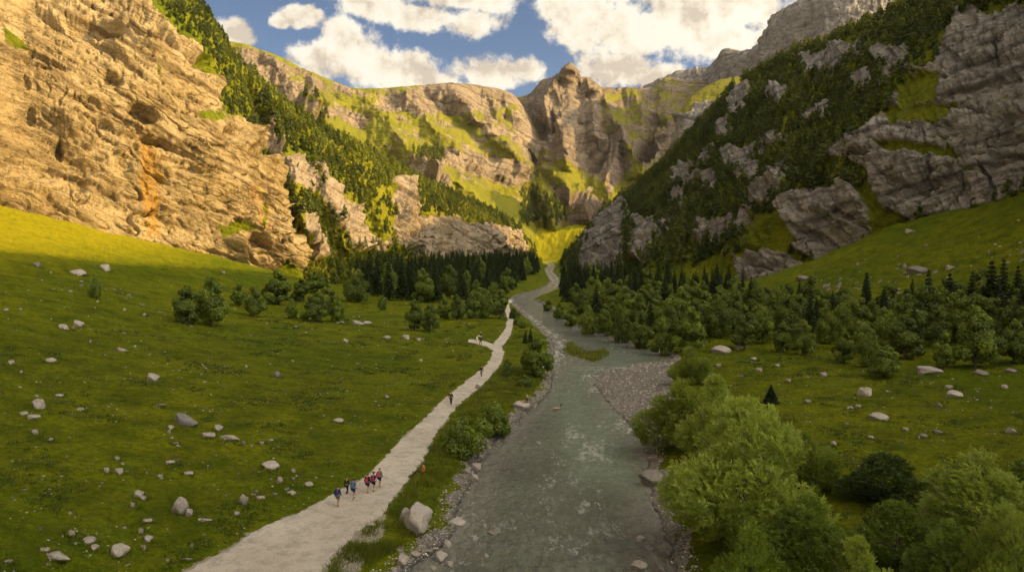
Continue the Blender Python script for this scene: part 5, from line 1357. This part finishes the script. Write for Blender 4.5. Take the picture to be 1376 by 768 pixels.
dirn = nt.vmath('NORMALIZE', nt.node('ShaderNodeTexCoord').outputs['Generated'])
blobs = [(470,78,70,44),(425,78,45,26),(520,95,70,28),(462,45,35,28),(405,100,60,20),(580,112,60,16),(655,98,62,24),(700,95,35,16),(400,26,34,14),(418,20,20,12),(378,30,14,9),
         (316,44,24,18),(505,8,62,20),(560,22,62,20),(610,-5,90,20),(640,30,40,20),(655,-5,45,30),(770,10,55,22),(800,40,60,30),(860,45,85,38),(840,92,62,24),(880,100,40,18),(930,20,90,34),(960,55,55,26),(1000,5,90,26),
         (900,-40,180,40),(560,-60,120,45),(1040,-20,70,30),(1180,-120,160,80),(800,-140,160,50),(380,-90,120,40),(250,-150,120,60),(620,-180,150,50),(1000,-200,200,50),(440,-220,160,40)]
field = None
wn = nt.node('ShaderNodeTexNoise', {'Vector': dirn, 'Scale': 9., 'Detail': 8, 'Roughness': .62}).outputs[0]
wn2 = nt.node('ShaderNodeTexNoise', {'Vector': dirn, 'Scale': 30., 'Detail': 7, 'Roughness': .62}).outputs[0]
for bx, by, rx, ry in blobs:
    a, b2 = ray(bx, by); v = Vector((float(a), 1, float(b2))).normalized()
    right = Vector((v.y, -v.x, 0)).normalized(); up = right.cross(v)
    du = nt.vmath('DOT_PRODUCT', dirn, tuple(right), 1); dv = nt.vmath('DOT_PRODUCT', dirn, tuple(up), 1)
    kx, ky = F / rx, F / ry
    d2 = nt.math('ADD', nt.math('POWER', nt.math('ABSOLUTE', nt.math('MULTIPLY', du, kx)), 2), nt.math('POWER', nt.math('ABSOLUTE', nt.math('MULTIPLY', dv, ky)), 2))
    g_ = nt.math('SUBTRACT', 1., nt.math('SQRT', d2))
    # only on this side of the sky
    field = g_ if field is None else nt.node('ShaderNodeMath', {0: field, 1: g_, 2: .25}, operation='SMOOTH_MAX').outputs[0]
sep = nt.node('ShaderNodeSeparateXYZ', {0: dirn})
front = nt.rng(sep.outputs[1], .1, .3)
# elsewhere, out of view: broken cumulus by noise, thickened to fill the shade
oth = nt.rng(nt.node('ShaderNodeTexNoise', {'Vector': dirn, 'Scale': 3.2, 'Detail': 8, 'Roughness': .6}).outputs[0], .30, .60, -.4, 1.)
fieldm = nt.node('ShaderNodeMix', {0: front, 2: oth, 3: field}, data_type='FLOAT').outputs[0]
edge = nt.math('ADD', nt.math('MULTIPLY', nt.math('SUBTRACT', wn, .5), 1.5), nt.math('MULTIPLY', nt.math('SUBTRACT', wn2, .5), 1.9))
f = nt.math('ADD', fieldm, edge)
mask = nt.node('ShaderNodeMapRange', {0: f, 1: -.10, 2: .34}, interpolation_type='SMOOTHSTEP').outputs[0]
lowf = nt.node('ShaderNodeTexNoise', {'Vector': nt.vmath('ADD', dirn, (0.01, 0, -.045)), 'Scale': 8., 'Detail': 6, 'Roughness': .6}).outputs[0]
shade = nt.math('SUBTRACT', nt.math('MULTIPLY', f, .9), nt.math('MULTIPLY', nt.math('SUBTRACT', lowf, .5), 2.6))
def nz_(off, sc, de): return nt.node('ShaderNodeTexNoise', {'Vector': nt.vmath('ADD', dirn, off), 'Scale': sc, 'Detail': de, 'Roughness': .6}).outputs[0]
rel = nt.math('SUBTRACT', nz_((.014, 0, .026), 11., 5), nz_((0, 0, 0), 11., 5))
rel2 = nt.math('SUBTRACT', nz_((.005, 0, .009), 30., 5), nz_((0, 0, 0), 30., 5))
shade = nt.math('ADD', nt.math('MULTIPLY', f, .45), nt.math('ADD', nt.math('MULTIPLY', rel, 8.), nt.math('MULTIPLY', rel2, 3.5)))
shade = nt.math('ADD', shade, nt.math('MULTIPLY', nt.math('SUBTRACT', .5, lowf), 1.2))
cc = nt.ramp(nt.rng(shade, -.2, 1.3), [(0., (1.05, .97, .82)), (.4, (.98, .88, .71)), (.75, (.84, .73, .58)), (1., (.70, .60, .48))])
BGS = .05
CLOUD = 1.02 / (2 ** EXPO * BGS)
sn_ = nt.math('MAXIMUM', nt.vmath('DOT_PRODUCT', dirn, tuple(sd), 1), 0.)
# added glow: clouds brightened towards the sun, out of view, to fill the shade
glow = nt.math('ADD', 1., nt.math('MULTIPLY', nt.math('POWER', sn_, 4.), 10.))
cc = nt.vmath('SCALE', cc, (0, 0, 0)); nt.l.new(glow, nt.n[-1].inputs['Scale'])
cc = nt.vmath('SCALE', cc, (0, 0, 0)); nt.n[-1].inputs['Scale'].default_value = CLOUD
fin = nt.mix(mask, sky.outputs[0], cc)
nt.l.new(fin, bg.inputs['Color']); bg.inputs['Strength'].default_value = BGS
cd = bpy.data.cameras.new('camera'); cam = bpy.data.objects.new('camera', cd); COL.objects.link(cam)
cam.location = (0, 0, CAMZ); cam.rotation_euler = (math.pi / 2 - PITCH, 0, 0)
cd.sensor_width = 36; cd.lens = 36 * F / 1376; cd.clip_end = 20000; cd.clip_start = .5
SC.camera = cam
SC.view_settings.view_transform = 'Standard'; SC.view_settings.look = 'None'; SC.view_settings.gamma = 1; SC.view_settings.exposure = EXPO
SC.cycles.max_bounces = 5; SC.cycles.diffuse_bounces = 3; SC.cycles.glossy_bounces = 2; SC.cycles.transmission_bounces = 2; SC.cycles.transparent_max_bounces = 4
SC.cycles.use_denoising = True

if HAZE:
    V = np.array([(x, y, z) for z in (-40., 1120.) for y in (-700., 5300.) for x in (-17200., 17200.)])
    Fc = np.array([(0, 2, 3, 1), (4, 5, 7, 6), (0, 1, 5, 4), (2, 6, 7, 3), (0, 4, 6, 2), (1, 3, 7, 5)])
    hm = bpy.data.materials.new('haze'); hm.use_nodes = True; hn = NT(hm); hn.n.clear()
    pv = hn.node('ShaderNodeVolumePrincipled', {'Color': (.9, .88, .84, 1), 'Density': HAZE, 'Anisotropy': .3})
    hn.l.new(pv.outputs[0], hn.node('ShaderNodeOutputMaterial').inputs['Volume'])
    tag(add('haze', mesh_np('haze', V, Fc, hm, False)), 'thin summer haze in the air of the valley', kind='stuff')
